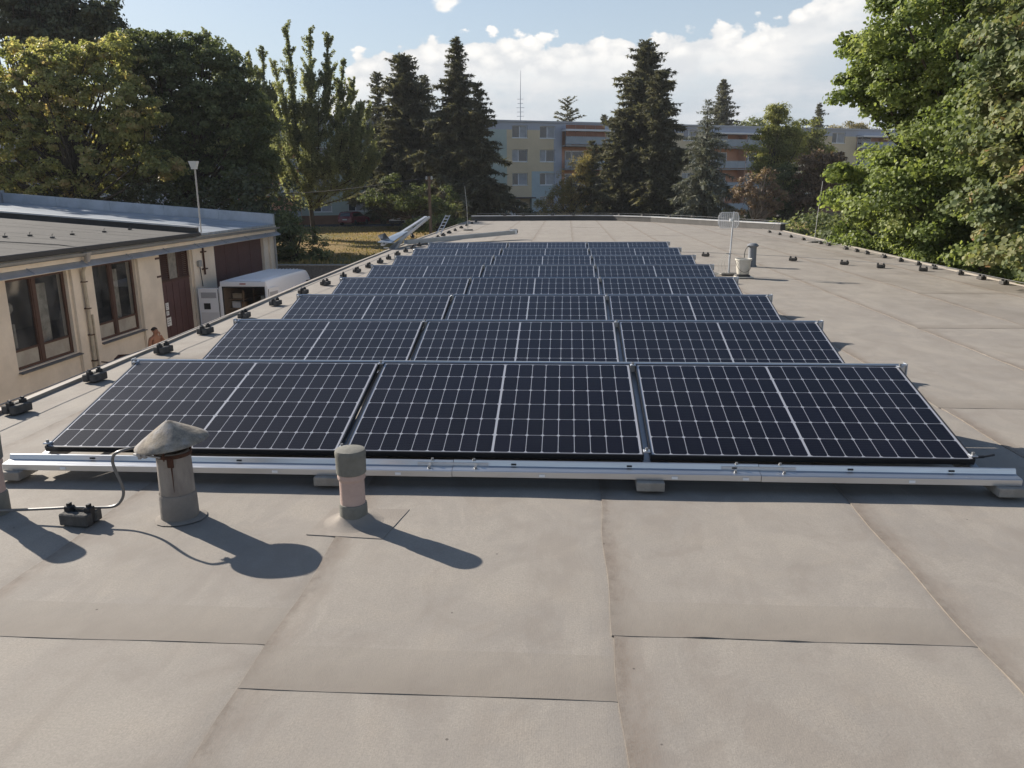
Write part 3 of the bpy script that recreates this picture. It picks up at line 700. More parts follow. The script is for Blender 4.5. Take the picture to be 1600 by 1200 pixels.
b = MB(); b.box(.012, .045, -.096, -.086, .300, .352, .003); b.prism([(.026, .302), (.034, .302), (.033, .25), (.0305, .17), (.029, .17), (.0275, .26)], -.0875, -.0865, 'y'); b.build('rust_strap', M['rust'], t)
b = MB(); b.box(-.15, -.09, -.075, -.055, .348, .366, .003); b.box(-.14, -.125, -.082, -.05, .338, .376, .002); b.box(-.112, -.098, -.082, -.05, .342, .372, .002); b.tube([(-.17, -.06, .357), (-.02, -.088, .352)], .006, 6)
b.build('wire_clamp', mat('zinc clamp', (.34, .34, .35), .5, .6), t)
def pvc(name, label, x, y, h, r=.062):
    t = thing(name, label, 'vent pipe', (x, y, 0))
    s = h/.39
    MB().lathe([(r*1.13, .0), (r*1.12, .095*s), (r*1.08, .105*s), (r, .106*s)], n=28, wob=.012).build('pipe_foot', M['capgrey'], t, True)
    MB().lathe([(r, .09*s), (r*.99, .225*s), (r*1.0, .23*s), (r*1.10, .238*s), (r*1.12, .25*s), (r*1.08, .262*s), (r*1.10, .27*s), (r*1.08, .283*s), (r, .29*s)], n=28).build('pipe', M['pvc'], t, True)
    MB().lathe([(r*1.05, .262*s), (r*1.18, .268*s), (r*1.2, .35*s), (r*1.22, .36*s), (r*1.22, .378*s), (r*1.16, .388*s), (r*.9, .392*s), (.0005, .394*s)], n=28, wob=.006).build('cap', M['capgrey'], t, True)
    return t
pvc('vent_pipe', 'short pink vent pipe with an olive grey cap on a felt patch', -1.05, 3.64, .385)
pvc('vent_pipe', 'pink vent pipe with dark grey cap cut by the left edge of the view', -2.96, 3.66, .43, .068)

# ------------------------------------------------------------------ antenna, bucket, far vent
t = thing('grid_antenna', 'wire grid dish antenna on a thin grey pole beside the white bucket', 'antenna', (3.06, 15.2, 0))
MB().box(-.16, .16, -.13, .13, .01, .05, .01).build('base_slab', M['concrete'], t)
MB().tube([(0, 0, .05), (0, 0, .42)], .018, 10).build('pole', M['alu_dull'], t, True)
MB().tube([(.005, 0, .36), (.03, 0, 1.17)], .014, 10).build('pole', M['alu_dull'], t, True)
MB().box(-.07, .03, -.012, .012, .40, .415).build('bracket', M['steel_wire'], t)
def dishpt(u, v): return (-.07+u, -.10-.35*(.04-(u*u+v*v)), 1.02+v)
oct_ = [(-.19, -.07), (-.14, -.14), (.14, -.14), (.18, -.07), (.18, .07), (.14, .14), (-.14, .14), (-.19, .07), (-.19, -.07)]
MB().tube([dishpt(*p) for p in oct_], .006, 6).build('rim', mat('pale grey paint', (.6, .6, .6), .5), t)
b = MB()
for k in range(27):
    v = -.133+k*.0102; e = .185 if abs(v) < .07 else .185-(abs(v)-.07)*.65
    b.tube([dishpt(-e+2*e*q/6, v) for q in range(7)], .0022, 4)
for u in [-.17+.034*q_ for q_ in range(11)]: b.tube([dishpt(u, -.14+.28*q/6) for q in range(7)], .003, 4)
b.build('grid', mat('pale grey paint', (.6, .6, .6), .5), t)
MB().box(-.085, -.035, -.26, -.22, 1.0, 1.05, .006).build('feed', mat('bright white', (.85, .84, .8), .4), t)
MB().tube([(-.06, -.24, 1.02), (.02, -.02, 1.02)], .008, 6).build('feed_arm', M['alu_dull'], t)
for k in range(3): MB().tube(spline([(-.02-.03*k, -.02, .40), (-.10-.05*k, -.04, .25), (-.06-.07*k, -.05, .06), (-.2-.05*k, -.1, .03)], 4), .003, 5).build('cable', mat('white cable', (.6, .58, .52), .5), t)
b = MB()
for k in range(3):
    b.tube([(-.25+.07*math.cos(a)+k*.02, -.12+.05*math.sin(a), .025+.012*k) for a in [q*PI/6 for q in range(13)]], .005, 5)
tag(b.build('cable_coil', mat('white cable', (.6, .58, .52), .5), None, False, (3.02, 15.15, 0)), 'small coil of white cable at the foot of the antenna pole', 'cable')
t = thing('slab', 'dark slab on a pale board carrying the white bucket', 'slab', (3.23, 14.72, .012))
MB().box(-.15, .15, -.16, .13, 0, .02, .004).build('board', M['white_matt'], t)
MB().box(-.14, .10, -.10, .15, .021, .055, .008).build('paving_stone', mat('dark slab', (.09, .085, .08), .8, var=.3), t)
t = thing('bucket', 'white plastic bucket with wire handle standing on a slab', 'bucket', (3.22, 14.74, .07))
MB().lathe([(.0005, .004), (.105, .004), (.108, .01), (.135, .245), (.143, .247), (.145, .27), (.140, .272), (.137, .268), (.12, .10), (.0005, .02)], n=28).build('shell', M['white_matt'], t, True)
MB().lathe([(.139, .25), (.150, .252), (.152, .278), (.146, .282), (.138, .276)], n=28).build('rim', M['white_matt'], t, True)
MB().tube(spline([(-.15, 0, .25), (-.13, -.08, .16), (-.08, -.15, .08), (0, -.17, .05), (.08, -.15, .09), (.13, -.08, .17), (.15, 0, .25)], 4), .004, 6).build('handle', M['dark_wire'], t)
t = thing('capped_vent', 'grey vent pipe with flared cap and dark cable behind the bucket', 'vent pipe', (3.85, 16.85, 0))
GP_ = mat('grey painted pipe', (.20, .21, .225), .6, var=.15)
MB().lathe([(.115, 0), (.085, .05), (.08, .40), (.078, .42)], n=20).build('pipe', GP_, t, True)
MB().lathe([(.075, .40), (.115, .42), (.12, .44), (.08, .475), (.05, .485), (.0005, .487)], n=20).build('cap', GP_, t, True)
MB().tube(spline([(-.03, -.08, .44), (-.12, -.08, .42), (-.17, -.08, .32), (-.17, -.08, .18), (-.12, -.09, .14)], 5), .009, 6).build('cable', M['dark_wire'], t)
# lightning rods
for x, y, h, lab in ((7.3, 24.2, 1.75, 'slim lightning rod on a flat foot at the right roof edge'), (-3.92, 32.1, 1.72, 'slim lightning rod on a flat foot near the far left roof corner')):
    t = thing('lightning_rod', lab, 'lightning rod', (x, y, 0))
    MB().lathe([(.0005, .055), (.2, .05), (.21, .01), (.0005, .01)], n=20).build('foot', M['concrete'], t)
    MB().tube([(0, 0, .05), (-.02 if x < 0 else .04, 0, .9), (-.09 if x < 0 else .10, 0, h)], .011, 8, .007).build('rod', mat('pale rod', (.5, .5, .48), .4, .5), t)

# ------------------------------------------------------------------ aluminium profiles and ladder at the left edge
def beam_between(p, q, w, h, prof='u'):
    p, q = Vector(p), Vector(q); d = (q-p); L = d.length; d.normalize()
    s = d.cross(Vector((0, 0, 1))).normalized(); u = s.cross(d)
    mtx = Matrix(((s.x, d.x, u.x, p.x), (s.y, d.y, u.y, p.y), (s.z, d.z, u.z, p.z), (0, 0, 0, 1)))
    b = MB(); tk = .012
    if prof == 'u':
        b.box(-w/2, w/2, 0, L, 0, tk, mtx=mtx); b.box(-w/2, -w/2+tk, 0, L, tk, h, mtx=mtx); b.box(w/2-tk, w/2, 0, L, tk, h, mtx=mtx)
    else: b.box(-w/2, w/2, 0, L, 0, h, mtx=mtx)
    return b
A0 = onplane_y(609, 391, 22.0); A1 = onplane_y(671, 341, 27.0)
t = thing('hoist_rail', 'bundle of shiny aluminium hoist rails sticking out over the left roof edge', 'hoist', A0)
def rel(p): return (p[0]-A0[0], p[1]-A0[1], p[2]-A0[2])
beam_between(rel(A0), rel(A1), .05, .07).build('rail', M['alu'], t)
p0 = (A0[0]-.2, A0[1], A0[2]+.12); p1 = (A1[0]-.12, A1[1], A1[2]+.02)
beam_between(rel(p0), rel(p1), .10, .05, 's').build('rail', M['alu_dull'], t)
p0 = (A0[0]+.12, A0[1], A0[2]-.03); p1 = (A1[0]-.35, A1[1]-1.4, A1[2]-.28)
beam_between(rel(p0), rel(p1), .06, .09).build('rail', M['alu_dull'], t)
for k in range(7):
    f = .05+k*.14; q = [A0[i]+(A1[i]-A0[i])*f for i in range(3)]
    MB().box(-.24, .06, -.02, .02, .0, .025, mtx=Matrix.Translation(rel(q))).build('crossbar', M['alu_dull'], t)
b = MB(); b.box(-.05, .05, -.05, .05, .0, .1, .02, mtx=Matrix.Translation(rel(onplane_y(645, 372, 24)))); b.build('winch', M['black'], t)
q = [rel(onplane_y(*p)) for p in ((590, 378, 22), (622, 363, 23.4), (638, 361, 23.4), (612, 379, 22))]
b = MB(); b.add(q, [(0, 1, 2, 3)]); b.add([(x, y, z-.02) for x, y, z in q], [(3, 2, 1, 0)]); b.add([q[0], q[3], tuple(Vector(q[3])-Vector((0, 0, .02))), tuple(Vector(q[0])-Vector((0, 0, .02)))], [(1, 0, 3, 2)])
b.build('tray', mat('blueish sheet', (.30, .34, .39), .4, .6), t)
q = [rel(onplane_y(*p)) for p in ((590, 368, 22.3), (601, 364, 22.3), (609, 374, 22.3), (596, 377, 22.3))]
b = MB(); b.add(q, [(0, 1, 2, 3), (3, 2, 1, 0)]); b.add([(x, y+.02, z) for x, y, z in q], [(0, 1, 2, 3)]); b.build('end_flap', M['alu_dull'], t)
# ladder leaning up outside the edge
L0 = Vector(onplane_y(679, 370, 29.5)); L1 = Vector(onplane_y(696, 336, 30.5))
t = thing('ladder', 'pale aluminium ladder top rising past the left roof edge', 'ladder', L0)
dd = L1-L0; sd = Vector((.16, .0, 0))
for s_ in (0, 1): MB().box(0, .03, 0, .05, 0, 1, mtx=Matrix(((1, 0, dd.x, s_*sd.x), (0, 1, dd.y, 0), (0, 0, dd.z, 0), (0, 0, 0, 1)))).build('stile', M['alu'], t)
for k in range(7):
    c = dd*(.06+k*.145); MB().box(c.x, c.x+.19, c.y+.01, c.y+.04, c.z, c.z+.03).build('rung', M['alu'], t)
# long beam lying on the roof
t = thing('hoist_beam', 'long grey aluminium hoist section lying on the roof behind the last panels', 'beam', (-4.75, 23.6, .03))
e1 = Vector((3.05, 2.6, .14)); 
beam_between((0, 0, 0), e1, .20, .12).build('channel', M['alu_dull'], t)
mtxe = Matrix.Translation(e1+Vector((0.02, 0, .08)))
b = MB(); b.lathe([(.0005, -.06), (.06, -.06), (.09, -.04), (.09, .04), (.06, .06), (.0005, .06)], n=16); b.v = [tuple(Vector((v[0], v[2], v[1]))+e1+Vector((.05, .02, .08))) for v in b.v]; b.build('wheel', M['black'], t)
b = MB()
for s_ in (-.09, .09): b.box(e1.x-.12, e1.x+.12, e1.y+s_-.005, e1.y+s_+.005, e1.z, e1.z+.16)
b.build('wheel_fork', M['alu'], t)

# ------------------------------------------------------------------ garage building on the left
FX = -14.5
SL = .082     # the roofs rise away from the gutter
def wallopen(b, x0, x1, y0, y1, z0, z1, ops):
    """wall box between x0..x1 (thickness) along y with rectangular openings (ya, yb, za, zb)"""
    ys = sorted(set([y0, y1]+[v for o in ops for v in o[:2]])); zs = sorted(set([z0, z1]+[v for o in ops for v in o[2:]]))
    for a, c in zip(ys, ys[1:]):
        run = None
        for d, e in zip(zs, zs[1:]):
            my_, mz_ = (a+c)/2, (d+e)/2
            if any(o[0] < my_ < o[1] and o[2] < mz_ < o[3] for o in ops):
                if run: b.box(x0, x1, a, c, run[0], run[1]); run = None
            else: run = (run[0], e) if run else (d, e)
        if run: b.box(x0, x1, a, c, run[0], run[1])
gar = thing('garage_building', 'cream plastered garage building with brown windows and doors across the yard', 'building', (0, 0, 0))
W1 = (19.65, 22.25, -3.02, -.60); W2 = (23.5, 26.0, -2.95, -.58); W0 = (15.2, 17.9, -3.02, -.6)
D1 = (27.62, 30.0, YARD, -.50); G1 = (32.15, 37.7, YARD, -.60)
b = MB(); wallopen(b, FX-.32, FX, 8, 38.9, YARD, -.02, [W0, W1, W2, D1, G1]); b.build('wall', M['plaster'], gar)
b = MB(); b.box(FX-13, FX-.33, 38.58, 38.9, YARD, .45); b.build('wall', M['plaster'], gar)
b = MB(); b.box(FX-13, FX-.33, 8, 8.3, YARD, .9); b.box(FX-13.3, FX-13.01, 8, 38.9, YARD, 1.0); b.build('wall', M['plaster'], gar)
b = MB(); b.box(FX-13, FX-.4, 8.3, 38.5, YARD+.004, YARD+.02); b.box(FX-3.2, FX-3.0, 8.3, 38.5, YARD+.02, -.1); b.build('room_lining', M['dark_in'], gar)
for y0, y1 in ((26.05, 27.5), (30.08, 32.0), (22.35, 23.4)): MB().box(FX+.002, FX+.09, y0, y1, YARD, -.47, .004).build('pier', M['plaster'], gar)
MB().box(FX+.002, FX+.10, 38.3, 38.95, YARD, -.1, .004).build('pier', M['plaster'], gar)
# fascia band and folded sheet canopy above the openings
MB().box(FX+.002, FX+.22, 8, 38.95, -.36, -.055).build('fascia', M['plaster'], gar)
k = 0; y = 8.0
while y < 38.9:
    y2 = min(y+2.45, 38.9)
    MB().prism([(FX+.10, -.47), (FX+.46, -.515), (FX+.46, -.505), (FX+.223, -.37), (FX+.10, -.37)], y+.01, y2-.01, 'y').build('canopy_sheet', M['zinc'], gar)
    MB().prism([(FX+.225, -.362), (FX+.455, -.495), (FX+.46, -.47), (FX+.225, -.335)], y2-.02, y2+.02, 'y').build('canopy_seam', M['zinc'], gar)
    y = y2
def gwindow(op):
    y0, y1, z0, z1 = op; xo = FX-.17
    f = MB(); f.box(xo, xo+.07, y0, y0+.07, z0, z1); f.box(xo, xo+.07, y1-.07, y1, z0, z1); f.box(xo, xo+.07, y0+.07, y1-.07, z1-.07, z1); f.box(xo, xo+.07, y0+.07, y1-.07, z0, z0+.07)
    ymid = y0+(y1-y0)*.46; f.box(xo-.01, xo+.09, ymid-.07, ymid+.07, z0+.07, z1-.07)
    zt = z0+.52
    for a, c in ((y0+.07, ymid-.07), (ymid+.07, y1-.07)):
        f.box(xo+.01, xo+.065, a, c, zt-.04, zt+.02)
        for (p, q_) in ((a, a+.045), (c-.045, c)): f.box(xo+.015, xo+.075, p, q_, z0+.07, z1-.07)
    w = f.build('window', M['brownpaint'], gar)
    for a, c in ((y0+.115, ymid-.115), (ymid+.115, y1-.115)):
        g = MB(); g.add([(xo+.03, a, zt+.02), (xo+.03, c, zt+.02), (xo+.03, c, z1-.07), (xo+.03, a, z1-.07)], [(0, 1, 2, 3)]); g.build('pane', M['glass'], w)
        MB().box(xo+.02, xo+.035, a, c, z0+.07, zt-.04).build('lower_panel', mat('milky panel', (.42, .39, .34), .35, c2=(.3, .27, .23), vscale=2), w)
    MB().prism([(FX-.10, z0+.0), (FX+.12, z0-.05), (FX+.12, z0-.08), (FX-.10, z0-.03)], y0-.02, y1+.12, 'y').build('sill', mat('dark sill', (.12, .12, .125), .6), w)
    # a curtain, and pale boxes that imitate reflections in the glass
    cur_refl = MB(); cur_refl.box(xo-.35, xo-.30, y1-.85, y1-.35, z0+.1, z1-.3); cur_refl.box(xo-.30, xo-.24, y0+.25, y0+.48, z0+.5, z1-1.0, .02); cur_refl.box(xo-.30, xo-.24, y0+.62, y0+.70, z0+.5, z1-1.25, .02); cur_refl.box(xo-.6, xo-.4, y0+.2, y0+1.0, z1-1.0, z1-.7, .08)
    cur_refl.build('curtain', mat('grey curtain and reflections', (.46, .43, .38), .9, var=.5, vscale=3), w)
for op in (W0, W1, W2): gwindow(op)
for op in (W0, W1, W2):
    y0, y1, z0, z1 = op
# tall door with louvres above
y0, y1, z0, z1 = D1
d = MB().box(FX-.20, FX-.15, y0, y1, z0, z0+.02).build('door', M['maroon'], gar)
for a, c in ((y0, y0+.98), (y0+.99, y1)): MB().box(FX-.16, FX-.10, a, c, z0+.02, -1.62, .006).build('leaf', M['maroon'], d)
for k in range(5): MB().box(FX-.099, FX-.09, y0+.02+k*.48, y0+.06+k*.48, z0+.1, -1.7).build('rib', M['maroon'], d)
MB().box(FX-.17, FX-.08, y0, y1, -1.615, -1.54).build('transom', M['brownpaint'], d)
fr = MB(); fr.box(FX-.15, FX-.09, y0, y0+.05, -1.54, z1); fr.box(FX-.15, FX-.09, y1-.05, y1, -1.54, z1); fr.box(FX-.15, FX-.09, y0+.05, y1-.05, z1-.05, z1)
fr.box(FX-.15, FX-.09, y0+.78, y0+.84, -1.54, z1-.05); fr.box(FX-.15, FX-.09, y1-.88, y1-.82, -1.54, z1-.05); fr.build('transom_frame', M['brownpaint'], d)
for a, c in ((y0+.05, y0+.78), (y1-.82, y1-.05)):
    for k in range(13):
        z = -1.52+k*.073; MB().prism([(FX-.14, z+.05), (FX-.10, z), (FX-.095, z+.006), (FX-.135, z+.056)], a, c, 'y').build('slat', M['brownpaint'], d)
gb = MB()
MB().box(FX-.13, FX-.12, y0+.84, y1-.88, -1.54, z1-.05).build('wired_glass', mat('dusty glass', (.3, .28, .24), .4, c2=(.16, .15, .14), vscale=6), d)
PAP = mat('paper', (.7, .7, .68), .7)
def notice(y, z, w, h):
    n_ = MB().box(FX-.0995+.01, FX-.094+.01, y, y+w, z, z+h).build('notice', PAP, d)
    q_ = MB()
    for r_ in range(3): q_.box(FX-.0835, FX-.0815, y+.04, y+w*(.45+.15*((r_*2) % 3)), z+h*.2+r_*h*.25, z+h*.26+r_*h*.25)
    q_.build('print', M['black'], n_)
notice(y0+.30, -2.62, .22, .26); notice(y0+.30, -2.82, .2, .16); notice(y0+.28, -3.22, .32, .32)
for z in (-.72, -1.36): MB().box(FX+.005, FX+.10, y0-.42, y0-.06, z, z+.07).build('door_track_stub', M['brownpaint'], gar)
# garage door in vertical panels
y0, y1, z0, z1 = G1
g = MB().box(FX-.22, FX-.19, y0, y1, z0, z1).build('garage_door', M['maroon'], gar)
for k in range(4):
    a = y0+k*(y1-y0)/4; MB().box(FX-.189, FX-.13, a+.012, a+(y1-y0)/4-.012, z0+.02, z1-.02, .008).build('panel', M['maroon'], g)
# roofs: z = rise away from the gutter
def roofz(x): return (FX-x)*SL
NL = 14
near = thing  # (unused alias kept out of the scene)
def slope_sheet(name, x0, x1, y0, y1, dz, material, parent, th=.05):
    return MB().add([(x0, y0, roofz(x0)+dz), (x1, y0, roofz(x1)+dz), (x1, y1, roofz(x1)+dz), (x0, y1, roofz(x0)+dz),
                     (x0, y0, roofz(x0)+dz-th), (x1, y0, roofz(x1)+dz-th), (x1, y1, roofz(x1)+dz-th), (x0, y1, roofz(x0)+dz-th)],
                    [(0, 3, 2, 1), (4, 5, 6, 7), (0, 1, 5, 4), (1, 2, 6, 5), (2, 3, 7, 6), (3, 0, 4, 7)]).build(name, material, parent)
rf = slope_sheet('roof', FX+.32, FX-13.4, 8, 30.35, .04, M['bitumen'], gar, .10)
for k in range(22):      # torched felt strips
    slope_sheet('felt_strip', FX+.335-.004*(k % 2), FX-13.35, 8.02+k*1.01, 9.06+k*1.01, .052+.003*(k % 3), M['bitumen'], rf, .012)
MB().prism([(FX+.33, -.06), (FX+.36, -.06), (FX+.36, .05), (FX+.33, .07)], 8, 30.4, 'y').build('drip_edge', mat('black felt edge', (.05, .048, .047), .8), rf)
rf2 = slope_sheet('roof', FX+.30, FX-13.4, 30.56, 38.5, .03, M['zinc_roof'], gar, .08)
for k in range(8): slope_sheet('roof_sheet', FX+.31, FX-13.35, 30.57+k*.99, 31.55+k*.99, .043+.003*(k % 2), M['zinc_roof'], rf2, .01)
# parapet between the roofs and at the far gable, in capped lengths
for (yy, hh, th, xa) in ((30.38, .24, .16, FX+.22), (38.55, .52, .2, FX+.25)):
    n_ = 5; L = 13.6/n_
    for k in range(n_):
        x0 = xa-k*L; x1 = x0-L+.012
        MB().add([(x0, yy, roofz(x0)), (x1, yy, roofz(x1)), (x1, yy+th, roofz(x1)), (x0, yy+th, roofz(x0)), (x0, yy, roofz(x0)+hh), (x1, yy, roofz(x1)+hh), (x1, yy+th, roofz(x1)+hh), (x0, yy+th, roofz(x0)+hh)],
                 [(0, 1, 2, 3), (7, 6, 5, 4), (0, 4, 5, 1), (1, 5, 6, 2), (2, 6, 7, 3), (3, 7, 4, 0)]).build('parapet_sheet', M['zinc'] if hh > .5 else M['bitumen'], gar)
        if hh < .5:
            MB().add([(x0, yy-.03, roofz(x0)+hh+.002), (x1, yy-.03, roofz(x1)+hh+.002), (x1, yy+th+.03, roofz(x1)+hh+.002), (x0, yy+th+.03, roofz(x0)+hh+.002), (x0, yy-.03, roofz(x0)+hh+.06), (x1, yy-.03, roofz(x1)+hh+.06), (x1, yy+th+.03, roofz(x1)+hh+.06), (x0, yy+th+.03, roofz(x0)+hh+.06)],
                 [(0, 1, 2, 3), (7, 6, 5, 4), (0, 4, 5, 1), (1, 5, 6, 2), (2, 6, 7, 3), (3, 7, 4, 0)]).build('coping_sheet', mat('pale coping', (.62, .62, .62), .45, .2, var=.15), gar)
# low rim along the far-left side of the second roof
b = MB(); b.box(FX-13.6, FX-13.4, 30.4, 38.8, .6, roofz(FX-13.5)+.62); b.build('parapet_sheet', M['zinc'], gar)
# gutter
gp = [(FX+.30, -.13), (FX+.31, -.18), (FX+.345, -.205), (FX+.40, -.205), (FX+.44, -.18), (FX+.452, -.12), (FX+.462, -.115), (FX+.458, -.13), (FX+.445, -.188), (FX+.402, -.213), (FX+.343, -.213), (FX+.303, -.186), (FX+.29, -.13)]
for a, c in ((8, 14.9), (14.92, 22.6), (22.62, 30.45), (30.5, 38.9)): MB().prism(gp, a, c, 'y').build('gutter', mat('weathered gutter', (.30, .29, .27), .55, .3, var=.25, vscale=2, stretch=(1, .5, 1)), gar)
# downpipe with hopper, bowed a little
dp = MB(); dp.tube([(FX+.40, 22.75, -.20), (FX+.30, 22.75, -.42), (FX+.17, 22.77, -.7), (FX+.17, 22.80, -1.9), (FX+.15, 22.8, YARD+.1)], .055, 10)
dpo = dp.build('downpipe', mat('cream painted pipe', (.5, .43, .33), .6, c2=(.38, .33, .26), vscale=5), gar, True)
MB().tube([(FX+.16, 22.98, -2.0), (FX+.16, 22.98, YARD+.1)], .035, 8).build('downpipe', mat('cream painted pipe', (.5, .43, .33), .6), gar, True)
MB().lathe([(.06, -.28), (.07, -.2), (.12, -.05), (.13, 0), (.10, 0), (.06, -.18)], (FX+.39, 22.75, -.11), 12).build('hopper', mat('hopper grey', (.33, .3, .27), .6), gar)
for z in (-1.0, -1.8, -2.6, -3.4): MB().box(FX+.08, FX+.24, 22.72, 22.86, z, z+.03).build('pipe_clip', M['rust'], gar)
MB().tube([(FX+.3, 38.75, -.18), (FX+.18, 38.78, -.5), (FX+.18, 38.8, YARD)], .05, 8).build('downpipe', mat('grey downpipe', (.3, .3, .3), .6), gar, True)
# roof hooks of the conductor on the felt roof
for k, (px, py) in enumerate([(8, 371), (47, 369), (82, 372), (113, 367), (163, 363), (203, 359)]):
    dct = F1*FPX + R2*(px-800) - U2*(py-600)
    # meet plane z = (FX-x)*SL + .06
    tt = (FX*SL+.06-EYE)/(dct.z+SL*dct.x); p = dct*tt; p = Vector((p.x, p.y, p.z+EYE))
    t = thing('roof_hook', 'small wire support on the grey felt roof, %s from the left of the photo' % ['first', 'second', 'third', 'fourth', 'fifth', 'sixth'][k], 'wire support', p, 0, 'small wire supports on the felt roof')
    MB().box(-.06, .06, -.05, .05, 0, .05, .01).build('foot', M['concrete'] if k in (2,) else M['bitumen'], t)
    MB().tube([(0, 0, .05), (0, 0, .12), (.04, 0, .13)], .009, 6).build('hook', M['dark_wire'], t)
cpts = [(FX-11.5, 22.3), (FX-8, 23.2), (FX-6, 22.2), (FX-4, 21.6), (FX-2, 22.3), (FX-.4, 22.7)]
tag(MB().tube(spline([(x, y, roofz(x)+.08) for x, y in cpts], 4)+[Vector((FX+.42, 22.74, .0))], .012, 5).build('roof_cable', M['dark_wire'], None, True), 'thin dark wire sagging over the grey felt roof to the gutter', 'cable')
# lamp mast fixed to the wall
t = thing('lamp_mast', 'slim mast with a wedge shaped lamp fixed to the garage wall beside the van', 'lamp mast', (FX+.12, 30.9, 0))
MB().tube([(.02, 0, -.30), (.03, 0, 2.45)], .030, 10).build('pole', mat('pale mast paint', (.42, .40, .37), .5), t, True)
MB().tube([(.02, 0, -1.62), (.02, 0, -.29)], .036, 10).build('pole', M['rust'], t, True)
for z in (-.75, -1.42): MB().box(-.05, .08, -.17, .17, z, z+.05).build('wall_clamp', M['rust'], t)
b = MB(); b.add([(-.10, -.08, 2.5), (.10, -.08, 2.5), (.10, .08, 2.5), (-.10, .08, 2.5), (-.16, -.13, 2.74), (.16, -.13, 2.74), (.16, .13, 2.74), (-.16, .13, 2.74)], [(3, 2, 1, 0), (4, 5, 6, 7), (0, 1, 5, 4), (1, 2, 6, 5), (2, 3, 7, 6), (3, 0, 4, 7)])
b.build('lamp_head', mat('pale lamp', (.62, .62, .6), .4), t)
MB().box(-.11, .11, -.05, .05, 2.44, 2.498).build('lamp_collar', mat('pale lamp', (.62, .62, .6), .4), t)
t = thing('wall_meter', 'small grey round-fronted box on the garage wall left of the mast', 'wall box', (FX+.1, 30.45, -1.15))
MB().box(0, .12, -.12, .12, -.12, .12, .02).build('box', mat('grey box', (.3, .3, .29), .6), t)
MB().tube([(.06, 0, -.12), (.06, .05, -.5), (.06, .1, -.9)], .02, 6).build('cable', M['dark_wire'], t)

# ------------------------------------------------------------------ van with both rear doors open
VZ = 2.55
van = thing('delivery_van', 'white delivery van with its rear doors open, parked by the maroon garage door', 'van', (-12.48, 30.0, YARD), R(-1.5))
def vprof(f, zt, w):      # half-outline of a cross-section, y const
    return [(-w, .35), (-w*1.0, 1.1), (-w*.985, 1.7), (-w*.93, zt-.16), (-w*.86, zt-.04), (-w*.72, zt), (w*.72, zt), (w*.86, zt-.04), (w*.93, zt-.16), (w*.985, 1.7), (w*1.0, 1.1), (w, .35)]
secs = [(0, VZ-.04, 1.0), (.05, VZ, 1.0), (2, VZ+.01, 1.0), (4.3, VZ, 1.0), (4.7, VZ-.05, .99), (4.95, VZ-.22, .97), (5.45, 1.62, .95), (5.7, 1.25, .93), (6.15, 1.08, .86), (6.2, .8, .84)]
b = MB(); rings = []
for (yy, zt, w) in secs:
    pr = vprof(0, zt, w)
    if zt < 1.8: pr = [(-w, .35), (-w, .7), (-w*.99, zt*.8), (-w*.96, zt*.9), (-w*.88, zt*.97), (-w*.72, zt), (w*.72, zt), (w*.88, zt*.97), (w*.96, zt*.9), (w*.99, zt*.8), (w, .7), (w, .35)]
    rings.append([(x, yy, z) for x, z in pr])
for i, rg in enumerate(rings): b.v += rg
for i in range(len(rings)-1):
    for k in range(11): b.f.append((i*12+k+1, i*12+k, (i+1)*12+k, (i+1)*12+k+1))
b.f.append(tuple(len(b.v)-12+k for k in range(11, -1, -1)))
b.v = [v for v in b.v]
body = b.build('body', M['white'], van, True)
# rear surround
fr = MB(); fr.box(-.99, -.86, -.03, .05, .35, 2.3, .02); fr.box(.86, .99, -.03, .05, .35, 2.3, .02); fr.box(-.93, .93, -.03, .05, 2.3, VZ-.05, .02); fr.box(-.99, .99, -.04, .05, .35, .52, .02); fr.build('rear_surround', M['white'], van)
sl_ = MB(); sl_.box(-.86, -.83, -.02, .04, .52, 2.3); sl_.box(.83, .86, -.02, .04, .52, 2.3); sl_.box(-.83, .83, -.02, .04, 2.26, 2.3); sl_.build('door_seal', M['black'], van)
li = MB(); li.box(-.85, .85, .05, 3.0, .50, .54); li.box(-.87, -.84, .05, 3.0, .54, 2.32); li.box(.84, .87, .05, 3.0, .54, 2.32); li.box(-.84, .84, 3.0, 3.03, .54, 2.35); li.build('cargo_lining', mat('van lining', (.16, .12, .09), .8, var=.3), van)
MB().box(.55, .838, .3, 1.5, .9, 1.9).build('side_board', mat('grey board', (.3, .3, .27), .7), van)
for z in (.98, 1.35, 1.72): MB().box(-.838, -.2, .4, 2.4, z, z+.03).build('shelf', M['wood'], van)
for yy in (.42, 1.4, 2.36): MB().box(-.24, -.2, yy, yy+.04, .54, 2.1).build('shelf_post', M['wood'], van)
MB().box(-.12, .12, -.055, -.032, VZ-.16, VZ-.12).build('brake_light', mat('red lamp', (.25, .02, .02), .3), van)
for k in range(9):
    x = -.62+k*.155; MB().box(x-.02, x+.02, .25, 4.3, VZ+.0055, VZ+.026, .004).build('roof_rib', M['white'], van)
def rdoor(h, sgn, ang, lab):
    d = bpy.data.objects.new('rear_door', None); col.objects.link(d); d.parent = van; d['label'] = lab
    return d
